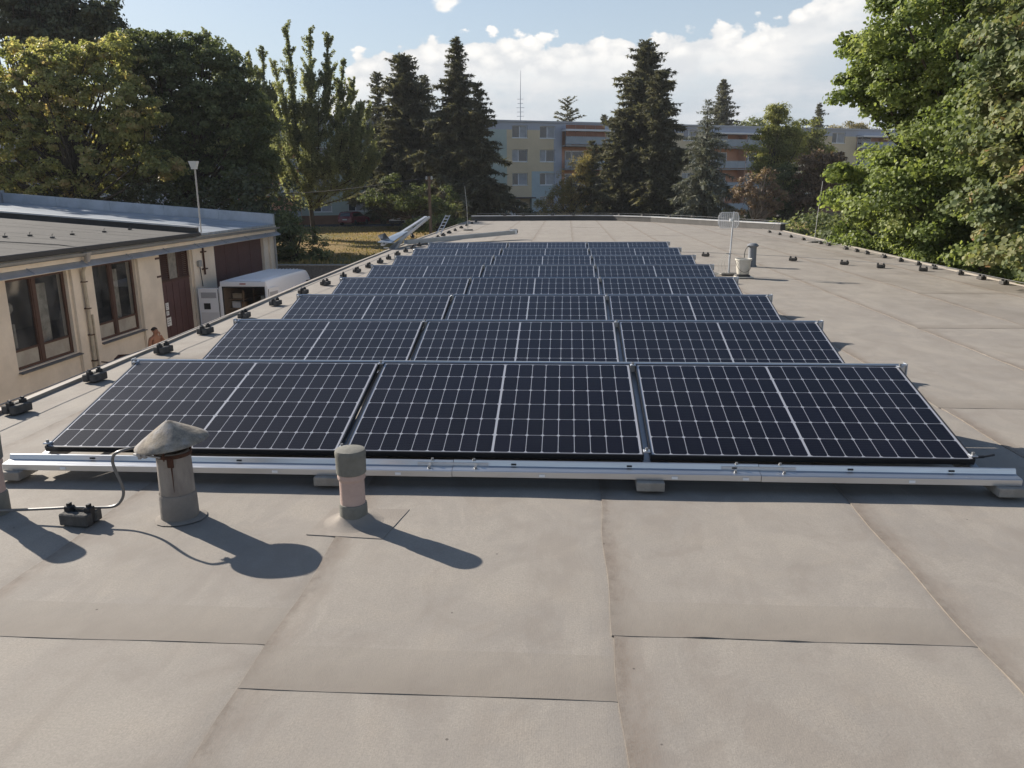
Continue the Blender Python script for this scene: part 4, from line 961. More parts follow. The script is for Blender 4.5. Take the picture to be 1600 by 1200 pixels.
def rear_door(mirror, loc, rz):
    b = MB(); b.box(0, .82, 0, .05, .45, 2.25, .015)
    d = b.build('rear_door', M['white'], van); d.location = loc; d.rotation_euler = (0, 0, rz)
    s = -1 if mirror else 1
    def pl(x0, x1, z0, z1, t0, name, m_):
        q = MB(); q.box(x0, x1, *((.051, .051+t0) if not mirror else (-t0-.001, -.001)), z0, z1, .003); q.build(name, m_, d)
    pl(.07, .75, .62, 1.30, .014, 'inner_panel', mat('door card', (.60, .60, .62), .5)); pl(.10, .70, 1.86, 2.08, .010, 'recess', mat('door recess', (.36, .36, .38), .5))
    pl(.36, .62, 1.42, 1.66, .012, 'latch_hole', M['black']); pl(.04, .78, .47, .58, .012, 'trim', M['black']); pl(.0, .03, .47, 2.2, .008, 'seal', M['black'])
    return d
rear_door(False, (-.99, -.02, 0), R(180+3))
rear_door(True, (.99, .0, 0), R(90-8))
for s_ in (-1, 1):
    for yy in (.95, 5.25):
        w = MB(); w.lathe([(.0005, -.1), (.2, -.1), (.31, -.1), (.345, -.07), (.345, .07), (.31, .1), (.2, .1), (.0005, .1)], n=24)
        w.v = [(v[2]+s_*.90, v[0]+yy, v[1]+.345) for v in w.v]; wh = w.build('wheel', M['tyre'], van, True)
        w = MB(); w.lathe([(.0005, -.11), (.18, -.105), (.2, -.09), (.2, .09), (.18, .105), (.0005, .11)], n=16); w.v = [(v[2]+s_*.90, v[0]+yy, v[1]+.345) for v in w.v]; w.build('rim', M['alu_dull'], wh, True)
w = MB(); w.prism([(4.25, 1.42), (5.15, 1.38), (4.85, 2.05), (4.3, 2.08)], .985, .998); w.build('side_window', M['carglass'], van)
w = MB(); w.prism([(4.25, 1.42), (5.15, 1.38), (4.85, 2.05), (4.3, 2.08)], -.998, -.985); w.build('side_window', M['carglass'], van)
w = MB(); w.add([(-.85, 4.99, 2.16), (.85, 4.99, 2.16), (.88, 5.46, 1.68), (-.88, 5.46, 1.68)], [(0, 1, 2, 3)]); w.build('windscreen', M['carglass'], van)
w = MB(); w.box(1.0, 1.2, 4.98, 5.1, 1.45, 1.8, .03); w.build('mirror', M['black'], van)
MB().box(-.9, .9, 6.14, 6.26, .4, .62, .03).build('bumper', M['black'], van)
LB, LR = mat('blue lettering', (.03, .05, .16), .4), mat('red lettering', (.35, .05, .05), .4)
b = MB(); x = 1.0
for k in range(11): b.box(.9925, .9965, x+k*.09, x+k*.09+.05, 1.78+.01*(k % 2), 1.88)
b.box(.9925, .997, 2.0, 2.16, 1.76, 1.94)
b.build('lettering', LB, van)
b = MB()
for k in range(13): b.box(.993, .997, 2.3+k*.085, 2.3+k*.085+.05, 1.70, 1.80+.02*(k % 3 == 0))
b.build('lettering', LR, van)
# things inside the van
random.seed(3)
cc = [('white sack on the upper left shelf inside the van', (-.62, .6, 1.38), (.34, .35, .26), (.55, .55, .58)), ('brown box beside the white sack inside the van', (-.33, .62, 1.38), (.16, .3, .24), (.28, .17, .09)),
      ('orange box on the lowest van shelf', (-.4, .6, 1.01), (.3, .3, .2), (.35, .11, .04)), ('grey toolbox on the van floor by the left side', (-.55, .4, .54), (.5, .4, .3), (.2, .2, .21)),
      ('pale crate on the top shelf inside the van', (-.55, .6, 1.75), (.4, .3, .22), (.33, .27, .2)), ('dark crate in the middle of the van floor', (.1, 1.2, .54), (.5, .5, .6), (.10, .08, .06)), ('tan carton stacked in the middle of the van', (.12, 1.25, 1.15), (.4, .4, .35), (.26, .18, .11))]
vm = Matrix.Translation((-12.48, 30.0, YARD)) @ Matrix.Rotation(R(-1.5), 4, 'Z')
for lab, p, s_, c in cc:
    wp = vm @ Vector(p)
    t = thing('crate' if 'crate' in lab else 'box', lab, 'box', wp, R(-1.5), 'goods in the van')
    MB().box(-s_[0]/2, s_[0]/2, 0, s_[1], 0, s_[2]*.86, .02).build('body', mat('goods '+lab[:12], c, .8, var=.3), t)
    MB().box(-s_[0]/2-.008, s_[0]/2+.008, -.008, s_[1]+.008, s_[2]*.865, s_[2], .01).build('lid', mat('goods '+lab[:12], c, .8, var=.3), t)

# ------------------------------------------------------------------ wheelbarrow and man
t = thing('wheelbarrow', 'rusty wheelbarrow tub standing by the cream wall, mostly hidden by the roof edge', 'wheelbarrow', Vector(onplane_y(208, 556, 21.5))-Vector((0, 0, .62)), R(20))
zb = t.location.z; 
b = MB(); b.add([(-.3, -.2, .3), (.3, -.2, .3), (.3, .2, .3), (-.3, .2, .3), (-.45, -.32, .62), (.45, -.32, .62), (.45, .32, .62), (-.45, .32, .62), (-.42, -.29, .62), (.42, -.29, .62), (.42, .29, .62), (-.42, .29, .62), (-.28, -.18, .33), (.28, -.18, .33), (.28, .18, .33), (-.28, .18, .33)],
      [(0, 3, 2, 1), (0, 1, 5, 4), (1, 2, 6, 5), (2, 3, 7, 6), (3, 0, 4, 7), (4, 5, 9, 8), (5, 6, 10, 9), (6, 7, 11, 10), (7, 4, 8, 11), (9, 13, 12, 8), (10, 14, 13, 9), (11, 15, 14, 10), (8, 12, 15, 11), (12, 13, 14, 15)])
b.build('tub', M['rust'], t)
drop = zb-YARD
t.location.z = YARD; 
for o in t.children: o.location.z = drop
b = MB(); b.lathe([(.0005, -.04), (.2, -.04), (.2, .04), (.0005, .04)], n=16); b.v = [(v[0]+.55, v[2], v[1]+.2) for v in b.v]; b.build('wheel', M['tyre'], t)
b = MB()
for s_ in (-.22, .22): b.tube([(.55, s_*.3, .2), (.3, s_, drop+.28), (-.9, s_*1.2, drop+.45)], .02, 6)
for s_ in (-.22, .22): b.tube([(-.3, s_, drop+.32), (-.4, s_, 0)], .02, 6)
b.build('handle', M['rust'], t)

def skin_body(name, verts, edges, radii, root, material, parent, sub=2):
    me = bpy.data.meshes.new(name); me.from_pydata(verts, edges, []); me.update()
    o = bpy.data.objects.new(name, me); col.objects.link(o); o.parent = parent
    sk = o.modifiers.new('skin', 'SKIN'); sk.use_smooth_shade = True
    for i, r in enumerate(radii):
        me.skin_vertices[0].data[i].radius = (r, r) if not isinstance(r, tuple) else r
    me.skin_vertices[0].data[root].use_root = True
    ss = o.modifiers.new('sub', 'SUBSURF'); ss.levels = sub; ss.render_levels = sub
    me.materials.append(material); return o
def make_person(loc, rz):
    p = thing('person', 'bare-chested man with short dark hair standing by the maroon door, hand at his face', 'person', loc, rz)
    SK = mat('skin', (.36, .17, .10), .55, spec=.4)
    V = [(0, 0, .96), (0, 0, 1.12), (0, .01, 1.30), (0, .015, 1.45), (0, .0, 1.54), (0, -.015, 1.60), (0, -.02, 1.67), (0, -.01, 1.735),      # 0-7
         (.11, 0, .92), (.12, -.01, .50), (.125, .01, .09), (.13, -.14, .04), (-.11, 0, .92), (-.12, -.01, .50), (-.125, .01, .09), (-.13, -.14, .04),   # 8-15
         (.19, .01, 1.44), (.24, -.02, 1.15), (.14, -.26, 1.27), (.06, -.17, 1.55),                                           # 16-19 right arm raised to the chin
         (-.19, .01, 1.44), (-.25, .03, 1.14), (-.24, -.06, .88), (-.235, -.09, .80)]
    E = [(0, 1), (1, 2), (2, 3), (3, 4), (4, 5), (5, 6), (6, 7), (0, 8), (8, 9), (9, 10), (10, 11), (0, 12), (12, 13), (13, 14), (14, 15), (3, 16), (16, 17), (17, 18), (18, 19), (3, 20), (20, 21), (21, 22), (22, 23)]
    r = [(.16, .11), (.145, .10), (.17, .115), (.12, .09), .058, .075, (.085, .10), (.06, .07), .09, .06, .04, .035, .09, .06, .04, .035, .062, .045, .036, .03, .062, .045, .036, .03]
    skin_body('body', V, E, r, 0, SK, p)
    # hands: palm and fingers
    for (c, up, side) in (((.055, -.155, 1.56), Vector((-.25, .25, .9)), Vector((1, 0, 0))), ((-.235, -.10, .78), Vector((.05, -.25, -1)), Vector((0, 1, 0)))):
        c = Vector(c); up.normalize(); nv = up.cross(side).normalized(); vs = [c-up*.02, c+up*.03]; es = [(0, 1)]; rr = [.022, .024]
        for k, L in enumerate((.055, .065, .062, .048)):
            base = c+up*.055+side*(-.027+.018*k); i0 = len(vs)
            vs += [base, base+up*L*.5+nv*.006, base+up*L+nv*.02]; es += [(1, i0), (i0, i0+1), (i0+1, i0+2)]; rr += [.009, .008, .007]
        i0 = len(vs); vs += [c+side*-.035+up*.01, c+side*-.055+up*.04+nv*.012]; es += [(0, i0), (i0, i0+1)]; rr += [.010, .008]
        skin_body('hand', [tuple(v) for v in vs], es, rr, 0, SK, p, 1)
    hair = MB(); n_ = 14
    for i in range(7):
        th = i/6*1.55
        for q in range(n_):
            a = 2*PI*q/n_; rr_ = 1.0+.03*math.sin(q*5+i)
            hair.v.append((.094*math.sin(th)*math.cos(a)*rr_, .012+.112*math.sin(th)*math.sin(a)*rr_+(.02 if i > 4 else 0), 1.685+.105*math.cos(th)))
    for i in range(6):
        for q in range(n_): hair.f.append((i*n_+q, (i+1)*n_+q, (i+1)*n_+(q+1) % n_, i*n_+(q+1) % n_))
    hair.build('hair', mat('dark hair', (.03, .022, .018), .8, bump=.6, bscale=120), p, True)
    fc = MB(); fc.lathe([(.0005, .03), (.010, .02), (.014, 0), (.012, -.012), (.0005, -.016)], (0, -.118, 1.655), 8); fc.build('nose', SK, p, True)
    for s_ in (-1, 1):
        e = MB(); e.lathe([(.0005, .011), (.009, .006), (.011, 0), (.009, -.006), (.0005, -.011)], (s_*.034, -.098, 1.685), 8); e.build('eye', mat('eye', (.05, .04, .035), .2), p, True)
        e = MB(); e.lathe([(.0005, .032), (.012, .02), (.014, 0), (.010, -.02), (.0005, -.03)], (s_*.098, .0, 1.67), 8); e.build('ear', SK, p, True)
    MB().box(-.024, .024, -.112, -.10, 1.612, 1.62, .003).build('mouth', mat('lips', (.25, .09, .07), .5), p)
    tr = MB()
    for s_ in (-1, 1): tr.tube([(s_*.115, 0, .90), (s_*.12, -.01, .5), (s_*.126, .01, .12)], [.115, .095, .08], 12)
    tr.lathe([(.17, .86), (.175, .93), (.165, 1.01)], n=16)
    tr.build('trousers', mat('dark work trousers', (.05, .055, .07), .9, var=.3), p, True)
    for s_ in (-1, 1): MB().box(s_*.13-.05, s_*.13+.05, -.2, .08, 0, .09, .03).build('shoe', M['black'], p)
make_person((-12.85, 23.75, YARD), R(65))

# ------------------------------------------------------------------ apartment block
A = Vector((-20.78, 93.67, 0)); Bp = Vector((42.28, 124.05, 0)); dv = (Bp-A).normalized(); brz = math.atan2(dv.y, dv.x)
apt = thing('apartment_block', 'long four-storey apartment block in ochre, grey and orange with balconies behind the trees', 'building', (A.x, A.y, LAWN), brz)
OCH = mat('ochre render', (.72, .60, .42), .9, var=.10, vscale=.4); GRY = mat('blue grey render', (.46, .48, .54), .9, var=.08, vscale=.4)
BLU = mat('pale blue render', (.48, .57, .60), .9, var=.08, vscale=.4); TEA = mat('pale teal render', (.48, .55, .50), .9, var=.08, vscale=.4)
ORG = mat('orange render', (.66, .36, .24), .9, var=.12, vscale=.5); BRK = mat('brown plinth', (.26, .14, .085), .9, var=.2, vscale=.6)
WFR = mat('white window frame', (.75, .76, .78), .4); APG = mat('apartment glass', (.05, .06, .07), .08, spec=.7); CUR = mat('net curtain', (.45, .46, .48), .8, var=.25, vscale=1.5)
RAIL = mat('grey blue railing sheet', (.36, .41, .46), .5, var=.12, vscale=1)
ZT = 11.62; ST = 2.8; Z0 = .55      # local z from ground
def floor_z(k): return Z0+k*ST      # k = 0..3
wins = []     # (u0, u1, z0, z1, style)
def wcol(u, w=2.05, skip0=False):
    for k in range(4):
        if skip0 and k == 0: continue
        wins.append((u, u+w, floor_z(k)+.85, floor_z(k)+2.30, (k+int(u)) % 4))
secs_ = []
for u in (-27.0, -20.0, -8.5, -4.6, 1.5, 5.6, 9.6): wcol(u)
wcol(15.7, 2.05, True); wcol(19.4, 2.05); wcol(35.5); wcol(40.2, 2.2); wcol(57.2); wcol(61.0); wcol(65.4, 2.4)
bal = [(-16.5, -10.0), (22.4, 33.6), (44.4, 55.0), (70.0, 80.0)]
# render panels of the front (thin boxes set against the core wall)
b = MB(); b.box(-40, 86, .6, 12, 0, ZT-.05); b.build('core', GRY, apt)
def front(u0, u1, z0, z1, material, name='wall_panel', y0=.0, ops=True):
    sub = [(a, c, d, e) for (a, c, d, e, s_) in wins if a < u1 and c > u0 and d < z1 and e > z0]
    bb = MB()
    us = sorted(set([u0, u1]+[min(max(v, u0), u1) for o in sub for v in o[:2]])); zs = sorted(set([z0, z1]+[min(max(v, z0), z1) for o in sub for v in o[2:]]))
    for a, c in zip(us, us[1:]):
        run = None
        for d_, e in zip(zs, zs[1:]):
            if any(o[0] <= (a+c)/2 <= o[1] and o[2] <= (d_+e)/2 <= o[3] for o in sub):
                if run: bb.box(a, c, y0, .599, *run); run = None
            else: run = (run[0], e) if run else (d_, e)
        if run: bb.box(a, c, y0, .599, *run)
    return bb.build(name, material, apt)
BZ = 10.75
for (u0, u1) in ((-40, -16.52), (-9.98, 13.6), (33.62, 44.38), (55.02, 69.98), (80.02, 86)):
    front(u0, u1, 1.0, BZ, OCH if u0 not in (-40, -9.98) else (GRY if u0 == -40 else TEA)); front(u0, u1, 0, .998, BRK)
    front(u0, u1, BZ+.002, ZT, GRY)
front(13.602, 15.0, 0, BZ, TEA); front(13.602, 22.398, BZ+.002, ZT, GRY)
front(15.002, 18.3, 2.9, BZ, OCH); front(18.302, 21.3, 5.85, BZ, OCH); front(18.302, 21.3, 0, 5.848, BLU); front(21.302, 22.398, 0, BZ, GRY)
wd = front(15.002, 18.3, 2.55, 2.898, OCH)
MB().box(15.05, 18.25, .45, .597, 0, 2.55).build('entrance_wall', OCH, apt)
MB().box(14.7, 18.4, -1.2, -.002, 2.60, 2.75, .02).build('entrance_canopy', mat('dark canopy', (.07, .06, .07), .6), apt)
dr = MB().box(15.5, 16.9, .38, .449, .35, 2.5).build('door', WFR, apt)
for a in (15.62, 16.28): MB().box(a, a+.42, .365, .379, .9, 2.25).build('pane', APG, dr)
MB().box(17.5, 17.8, .40, .449, 1.2, 1.7).build('mailbox_panel', mat('yellow plate', (.4, .32, .1), .6), apt)
b = MB()
for u in (14.9, 15.9, 17.2, 18.3, 18.8): b.box(u, u+.05, -1.5, -1.45, 0, 1.25)
b.box(14.9, 18.8, -1.5, -1.46, 1.2, 1.25); b.box(14.9, 18.8, -1.5, -1.46, .6, .64); b.build('entrance_railing', RAIL, apt)
for (u0, u1, z0, z1, s_) in wins:
    f = MB(); t_ = .07; y0 = .14
    f.box(u0, u1, y0, y0+.07, z0, z0+t_); f.box(u0, u1, y0, y0+.07, z1-t_, z1); f.box(u0, u0+t_, y0, y0+.07, z0+t_, z1-t_); f.box(u1-t_, u1, y0, y0+.07, z0+t_, z1-t_)
    um = u0+(u1-u0)*(.42 if s_ != 2 else .5); f.box(um-.05, um+.05, y0, y0+.07, z0+t_, z1-t_)
    f.box(u0-.05, u1+.05, -.07, -.003, z0-.07, z0-.01)
    w = f.build('window', WFR, apt)
    for k_, (a, c) in enumerate(((u0+t_, um-.05), (um+.05, u1-t_))):
        if s_ == 3 and z0 > 2: MB().box(a, c, y0+.02, y0+.04, z0+.45, z1-t_).build('blind', mat('grey roller blind', (.34, .34, .38), .7), w); MB().box(a, c, y0+.03, y0+.045, z0+t_, z0+.44).build('pane', APG, w)
        else:
            MB().box(a, c, y0+.03, y0+.045, z0+t_, z1-t_).build('pane', APG if (s_+k_) % 2 == 0 else CUR, w)
for (u0, u1) in bal:
    MB().box(u0, u1, .55, .599, 0, BZ+.2).build('loggia_back', ORG, apt)
    front(u0, u1, BZ+.2, ZT, GRY)
    nb = 2 if u1-u0 > 8 else 1; L = (u1-u0)/nb
    for q in range(nb):
        a0 = u0+q*L
        for k in range(4):
            zf = floor_z(k)-.12
            bl = MB().box(a0+.02, a0+L-.02, -1.05, .548, zf, zf+.16).build('balcony', mat('balcony slab', (.36, .34, .32), .9), apt)
            nn = 4
            for s_ in range(nn):
                p0 = a0+.06+s_*(L-.12)/nn
                MB().box(p0+.03, p0+(L-.12)/nn-.03, -1.06, -1.03, zf+.25, zf+1.12).build('railing_sheet', RAIL, bl)
            rr = MB(); rr.box(a0+.05, a0+L-.05, -1.075, -1.02, zf+1.14, zf+1.19)
            for s_ in range(nn+1):
                p0 = a0+.05+s_*(L-.16)/nn; rr.box(p0, p0+.05, -1.075, -1.065, zf+.1, zf+1.14)
            rr.build('railing', RAIL, bl)
            if k: pass
            # door + window of the loggia
            for (wa, wb, wz) in ((a0+L*.12, a0+L*.12+.9, .16), (a0+L*.12+.95, a0+L*.12+2.6, .95)):
                f = MB(); f.box(wa, wb, .47, .547, zf+wz, zf+2.35); w = f.build('window', WFR, bl)
            if k == 3: 
                for s_ in range(4):
                    p0 = a0+.08+s_*(L-.16)/4
                    if q == 0 and u0 > 20 and u0 < 30: MB().box(p0, p0+(L-.16)/4-.04, -1.0, -.97, zf+1.2, zf+2.55).build('sunshade', mat('brown shade', (.30, .14, .09), .8, var=.15), bl)
            MB().box(a0+L*.12+.08, a0+L*.12+.82, .455, .469, zf+.9, zf+2.25).build('pane', APG, bl)
            MB().box(a0+L*.12+1.02, a0+L*.12+2.52, .455, .469, zf+1.05, zf+2.25).build('pane', APG, bl)
        MB().box(a0+L-.10, a0+L-.02, -1.06, .547, floor_z(0), BZ).build('divider', ORG, apt)
    MB().box(u0-.05, u1+.05, -1.35, -.02, BZ-.12, BZ+.12, .03).build('balcony_roof', mat('pale canopy', (.72, .72, .74), .6), apt)
MB().box(-40.2, 86.2, -.15, 12.2, ZT+.002, ZT+.22).build('roof', mat('roof flashing', (.42, .43, .45), .6), apt)
for u in (-15, 6, 28, 60): MB().box(u, u+3.2, 4, 7, ZT+.22, ZT+1.9).build('roof_hut', GRY, apt) if u < 0 else None
t = thing('roof_mast', 'tall thin antenna mast with short crossbars on the apartment block roof', 'antenna', A+dv*17.45+Vector((0, 0, LAWN+ZT+.22))+Vector((-dv.y, dv.x, 0))*1.5)
MB().tube([(0, 0, 0), (0, 0, 2.4), (.05, 0, 5.9)], [.06, .05, .02], 6).build('pole', M['alu_dull'], t)
b = MB()
for z, w in ((.6, .45), (1.1, .4), (1.6, .5), (2.1, .35), (2.6, .4)): b.tube([(-w, 0, z), (w, 0, z)], .025, 4)
b.build('crossbar', M['alu_dull'], t)

# ------------------------------------------------------------------ trees
def leaf_object(name, C, N, S, mt, parent, shape='leaf', D=None, kind=None, aspect=.62):
    """C centres, N normals, S sizes, D optional long axis"""
    n = len(C)
    N = N/np.linalg.norm(N, axis=1, keepdims=True)
    if D is None: D = rng.normal(size=(n, 3))
    D = D-(D*N).sum(1, keepdims=True)*N; D /= np.linalg.norm(D, axis=1, keepdims=True)+1e-9
    B = np.cross(N, D); S = S[:, None]
    if shape == 'leaf':      # kite folded along its rib, 6 verts 2 quads
        a = C-D*S*.5; t = C+D*S*.5; mL = C+B*S*aspect*.5+N*S*.10; mR = C-B*S*aspect*.5+N*S*.10
        mL2 = mL+D*S*.18; mR2 = mR+D*S*.18
        V = np.stack([a, mR-D*S*.08, mR2, t, mL2, mL-D*S*.08], 1).reshape(-1, 3)
        base = (np.arange(n)*6)[:, None]
        Fq = np.concatenate([base+[0, 1, 2, 3], base+[0, 3, 4, 5]], 1).reshape(-1, 4); per = 2
    else:                    # lens blade, 4 verts
        a = C-D*S*.5; t = C+D*S*.5; mL = C+B*S*aspect*.5; mR = C-B*S*aspect*.5
        V = np.stack([a, mR, t, mL], 1).reshape(-1, 3); base = (np.arange(n)*4)[:, None]
        Fq = (base+[0, 1, 2, 3]).reshape(-1, 4); per = 1
    me = bpy.data.meshes.new(name); me.vertices.add(len(V)); me.vertices.foreach_set('co', V.astype(np.float32).ravel())
    nf = len(Fq); me.loops.add(nf*4); me.loops.foreach_set('vertex_index', Fq.astype(np.int32).ravel())
    me.polygons.add(nf); me.polygons.foreach_set('loop_start', (np.arange(nf)*4).astype(np.int32)); me.polygons.foreach_set('loop_total', np.full(nf, 4, dtype=np.int32))
    me.update(calc_edges=True)
    return me, per
def finish_leaves(name, me, per, tint, mt, parent):
    at = me.attributes.new('tint', 'FLOAT', 'FACE'); at.data.foreach_set('value', np.repeat(tint, per).astype(np.float32))
    me.materials.append(mt)
    o = bpy.data.objects.new(name, me); col.objects.link(o); o.parent = parent
    return o
def limb(b, p, q, r0, r1, n=6, bend=.08, seg=4):
    p, q = np.array(p, float), np.array(q, float); L = np.linalg.norm(q-p); pts = []
    off = rng.normal(size=3)*L*bend
    for i in range(seg+1):
        t = i/seg; w = p+(q-p)*t + off*math.sin(t*PI) + np.array([0, 0, -L*.05*math.sin(t*PI)]); pts.append(tuple(w))
    b.tube(pts, r0, n, r1, cap=False); return pts
def lobes_points(lobes, n, inner=.55):
    vol = np.array([l[1][0]*l[1][1]*l[1][2] for l in lobes])**(2/3); pr = vol/vol.sum()
    idx = rng.choice(len(lobes), n, p=pr); d = rng.normal(size=(n, 3)); d /= np.linalg.norm(d, axis=1, keepdims=True)
    r = inner+(1.0-inner)*rng.random(n)**.6+(rng.random(n) < .10)*rng.random(n)*.22
    c = np.array([l[0] for l in lobes])[idx]; s = np.array([l[1] for l in lobes])[idx]
    return c+d*s*r[:, None], d
def broadleaf(name, label, loc, height, lobes, ncl, per, rc, size, mt, bark, trunk_r=.25, crown_shift=None, limbs=40, tint_mu=.5, tint_sd=.25, inner=.5, flat=.55, aspect=.62, trunk_top=.8, extra_pts=None, group=None, multi=1):
    t = thing(name, label, 'tree' if 'bush' not in name and 'shrub' not in name and 'hedge' not in name else 'bush', loc, 0, group)
    CL, dirs = lobes_points(lobes, ncl, inner)
    if extra_pts is not None: CL = np.concatenate([CL, extra_pts]); dirs = np.concatenate([dirs, rng.normal(size=extra_pts.shape)])
    CL[:, 2] = np.maximum(CL[:, 2], .15)
    ncl = len(CL)
    tb = MB()
    top_c = np.mean([l[0] for l in lobes], axis=0)
    for mI in range(multi):
        base = np.array([rng.normal()*.25*(multi > 1), rng.normal()*.25*(multi > 1), -.1])
        tt = np.array([top_c[0]*.6+rng.normal()*.3+(rng.normal()*height*.15 if multi > 1 else 0), top_c[1]*.6+(rng.normal()*height*.1 if multi > 1 else 0), height*trunk_top])
        tp = limb(tb, base, tt, trunk_r/(multi**.5), trunk_r*.18, 9, .02, 8)
    tp = np.array(tp)
    sel = rng.choice(ncl, min(limbs, ncl), replace=False)
    for i in sel:
        c = CL[i]; zc = max(c[2]*.55, height*.12)
        k = int(np.argmin(abs(tp[:, 2]-zc*rng.uniform(.6, 1.0)))); L = np.linalg.norm(c-tp[k])
        limb(tb, tp[k], c, min(trunk_r*.32, .02+L*.02), .008+.0015*L, 5, .07, 4)
    tb.build('trunk', bark, t, True)
    # leaves
    n = ncl*per; ci = np.repeat(np.arange(ncl), per)
    rcv = rc*rng.uniform(.6, 1.35, ncl)
    off = rng.normal(size=(n, 3)); off /= np.linalg.norm(off, axis=1, keepdims=True); off *= rng.random((n, 1))**.5
    off[:, 2] *= flat
    P = CL[ci]+off*rcv[ci][:, None]
    P[:, 2] -= .18*rcv[ci]*((off[:, :2]**2).sum(1))       # drooping rims
    Nn = np.stack([off[:, 0]*.7, off[:, 1]*.7, np.abs(off[:, 2])*.6+.45], 1)+rng.normal(size=(n, 3))*.45 + dirs[ci]*.25
    S = size*rng.uniform(.6, 1.3, n)
    me, pf = leaf_object('crown', P, Nn, S, mt, t, aspect=aspect)
    ct = rng.normal(tint_mu, tint_sd*.7, ncl)
    tint = np.clip(ct[ci]+rng.normal(0, tint_sd*.5, n), 0, 1)
    finish_leaves('crown', me, pf, tint, mt, t)
    return t
def upright(name, label, loc, height, spikes, per_m, size, mt, bark, trunk_r=.2, tint_mu=.5, body=None):
    """upward sweeping boughs, each a leafy plume. spikes: (x, y, z_base, ztop, radius)"""
    t = thing(name, label, 'tree', loc)
    tb = MB(); tp = np.array(limb(tb, (0, 0, -.1), (0, 0, height*.8), trunk_r, trunk_r*.2, 8, .01, 10))
    P = []; Rr = []; tn = []
    for (x, y, zb, zt, r) in spikes:
        k = int(np.argmin(abs(tp[:, 2]-zb))); s = tp[k]
        e = np.array([x, y, zt]); L = np.linalg.norm(e-s)
        mid1 = s+(e-s)*.3+np.array([(x-s[0])*.35, (y-s[1])*.35, -L*.04]); mid2 = s+(e-s)*.65+np.array([(x-s[0])*.2, (y-s[1])*.2, 0])
        path = spline([s, mid1, mid2, e], 5); tb.tube([tuple(p) for p in path], .05, 5, .008, cap=False)
        path = np.array([tuple(p) for p in path]); m_ = int(L*per_m); u = rng.random(m_)**.8; idx = u*(len(path)-1); i0 = np.clip(idx.astype(int), 0, len(path)-2)
        q = path[i0]+(path[i0+1]-path[i0])*(idx-i0)[:, None]; rad = r*.34*np.where(u < .25, .55+u*1.8, 1.06-((u-.25)/.75)**1.5*.7)
        nt = max(6, int(L*3.2)); tu = rng.random(nt)**.8*.97; ta = rng.random(nt)*6.28; tl = (.4+.9*rng.random(nt))*r*2.2*(1.25-.85*tu)
        ti = rng.integers(0, nt, m_); side = rng.random(m_) < .72; w_ = rng.random(m_)
        qi = tu[ti]*(len(path)-1); j0 = np.clip(qi.astype(int), 0, len(path)-2); q2 = path[j0]+(path[j0+1]-path[j0])*(qi-j0)[:, None]
        q2 = q2+np.stack([np.cos(ta[ti])*.62, np.sin(ta[ti])*.62, np.full(m_, .85)], 1)*(tl[ti]*w_)[:, None]
        q = np.where(side[:, None], q2, q); rad = np.where(side, .10+.13*(1-w_), rad)
        o = rng.normal(size=(m_, 3)); o /= np.linalg.norm(o, axis=1, keepdims=True); o *= rng.random((m_, 1))**.45
        o[:, 2] *= 1.3
        P.append(q+o*rad[:, None]); Rr.append(o); tn.append(np.full(m_, rng.normal(tint_mu, .15)))
    tb.build('trunk', bark, t, True)
    P = np.concatenate(P); O_ = np.concatenate(Rr); tn = np.concatenate(tn); n = len(P)
    # break the plumes into tufts
    ph = np.sin(P[:, 0]*4.1)+np.sin(P[:, 1]*3.7+1)+np.sin(P[:, 2]*3.3+2); keep = (ph+rng.normal(0, .8, n)) > -1.7
    P, O_, tn = P[keep], O_[keep], tn[keep]; n = len(P)
    Nn = O_*.5+rng.normal(size=(n, 3))*.6+np.array([0, 0, .3])
    D = O_*.8+np.array([0, 0, .6])+rng.normal(size=(n, 3))*.4
    me, pf = leaf_object('crown', P, Nn, size*rng.uniform(.6, 1.3, n), mt, t, D=D, aspect=.42)
    finish_leaves('crown', me, pf, np.clip(tn+rng.normal(0, .16, n), 0, 1), mt, t); return t
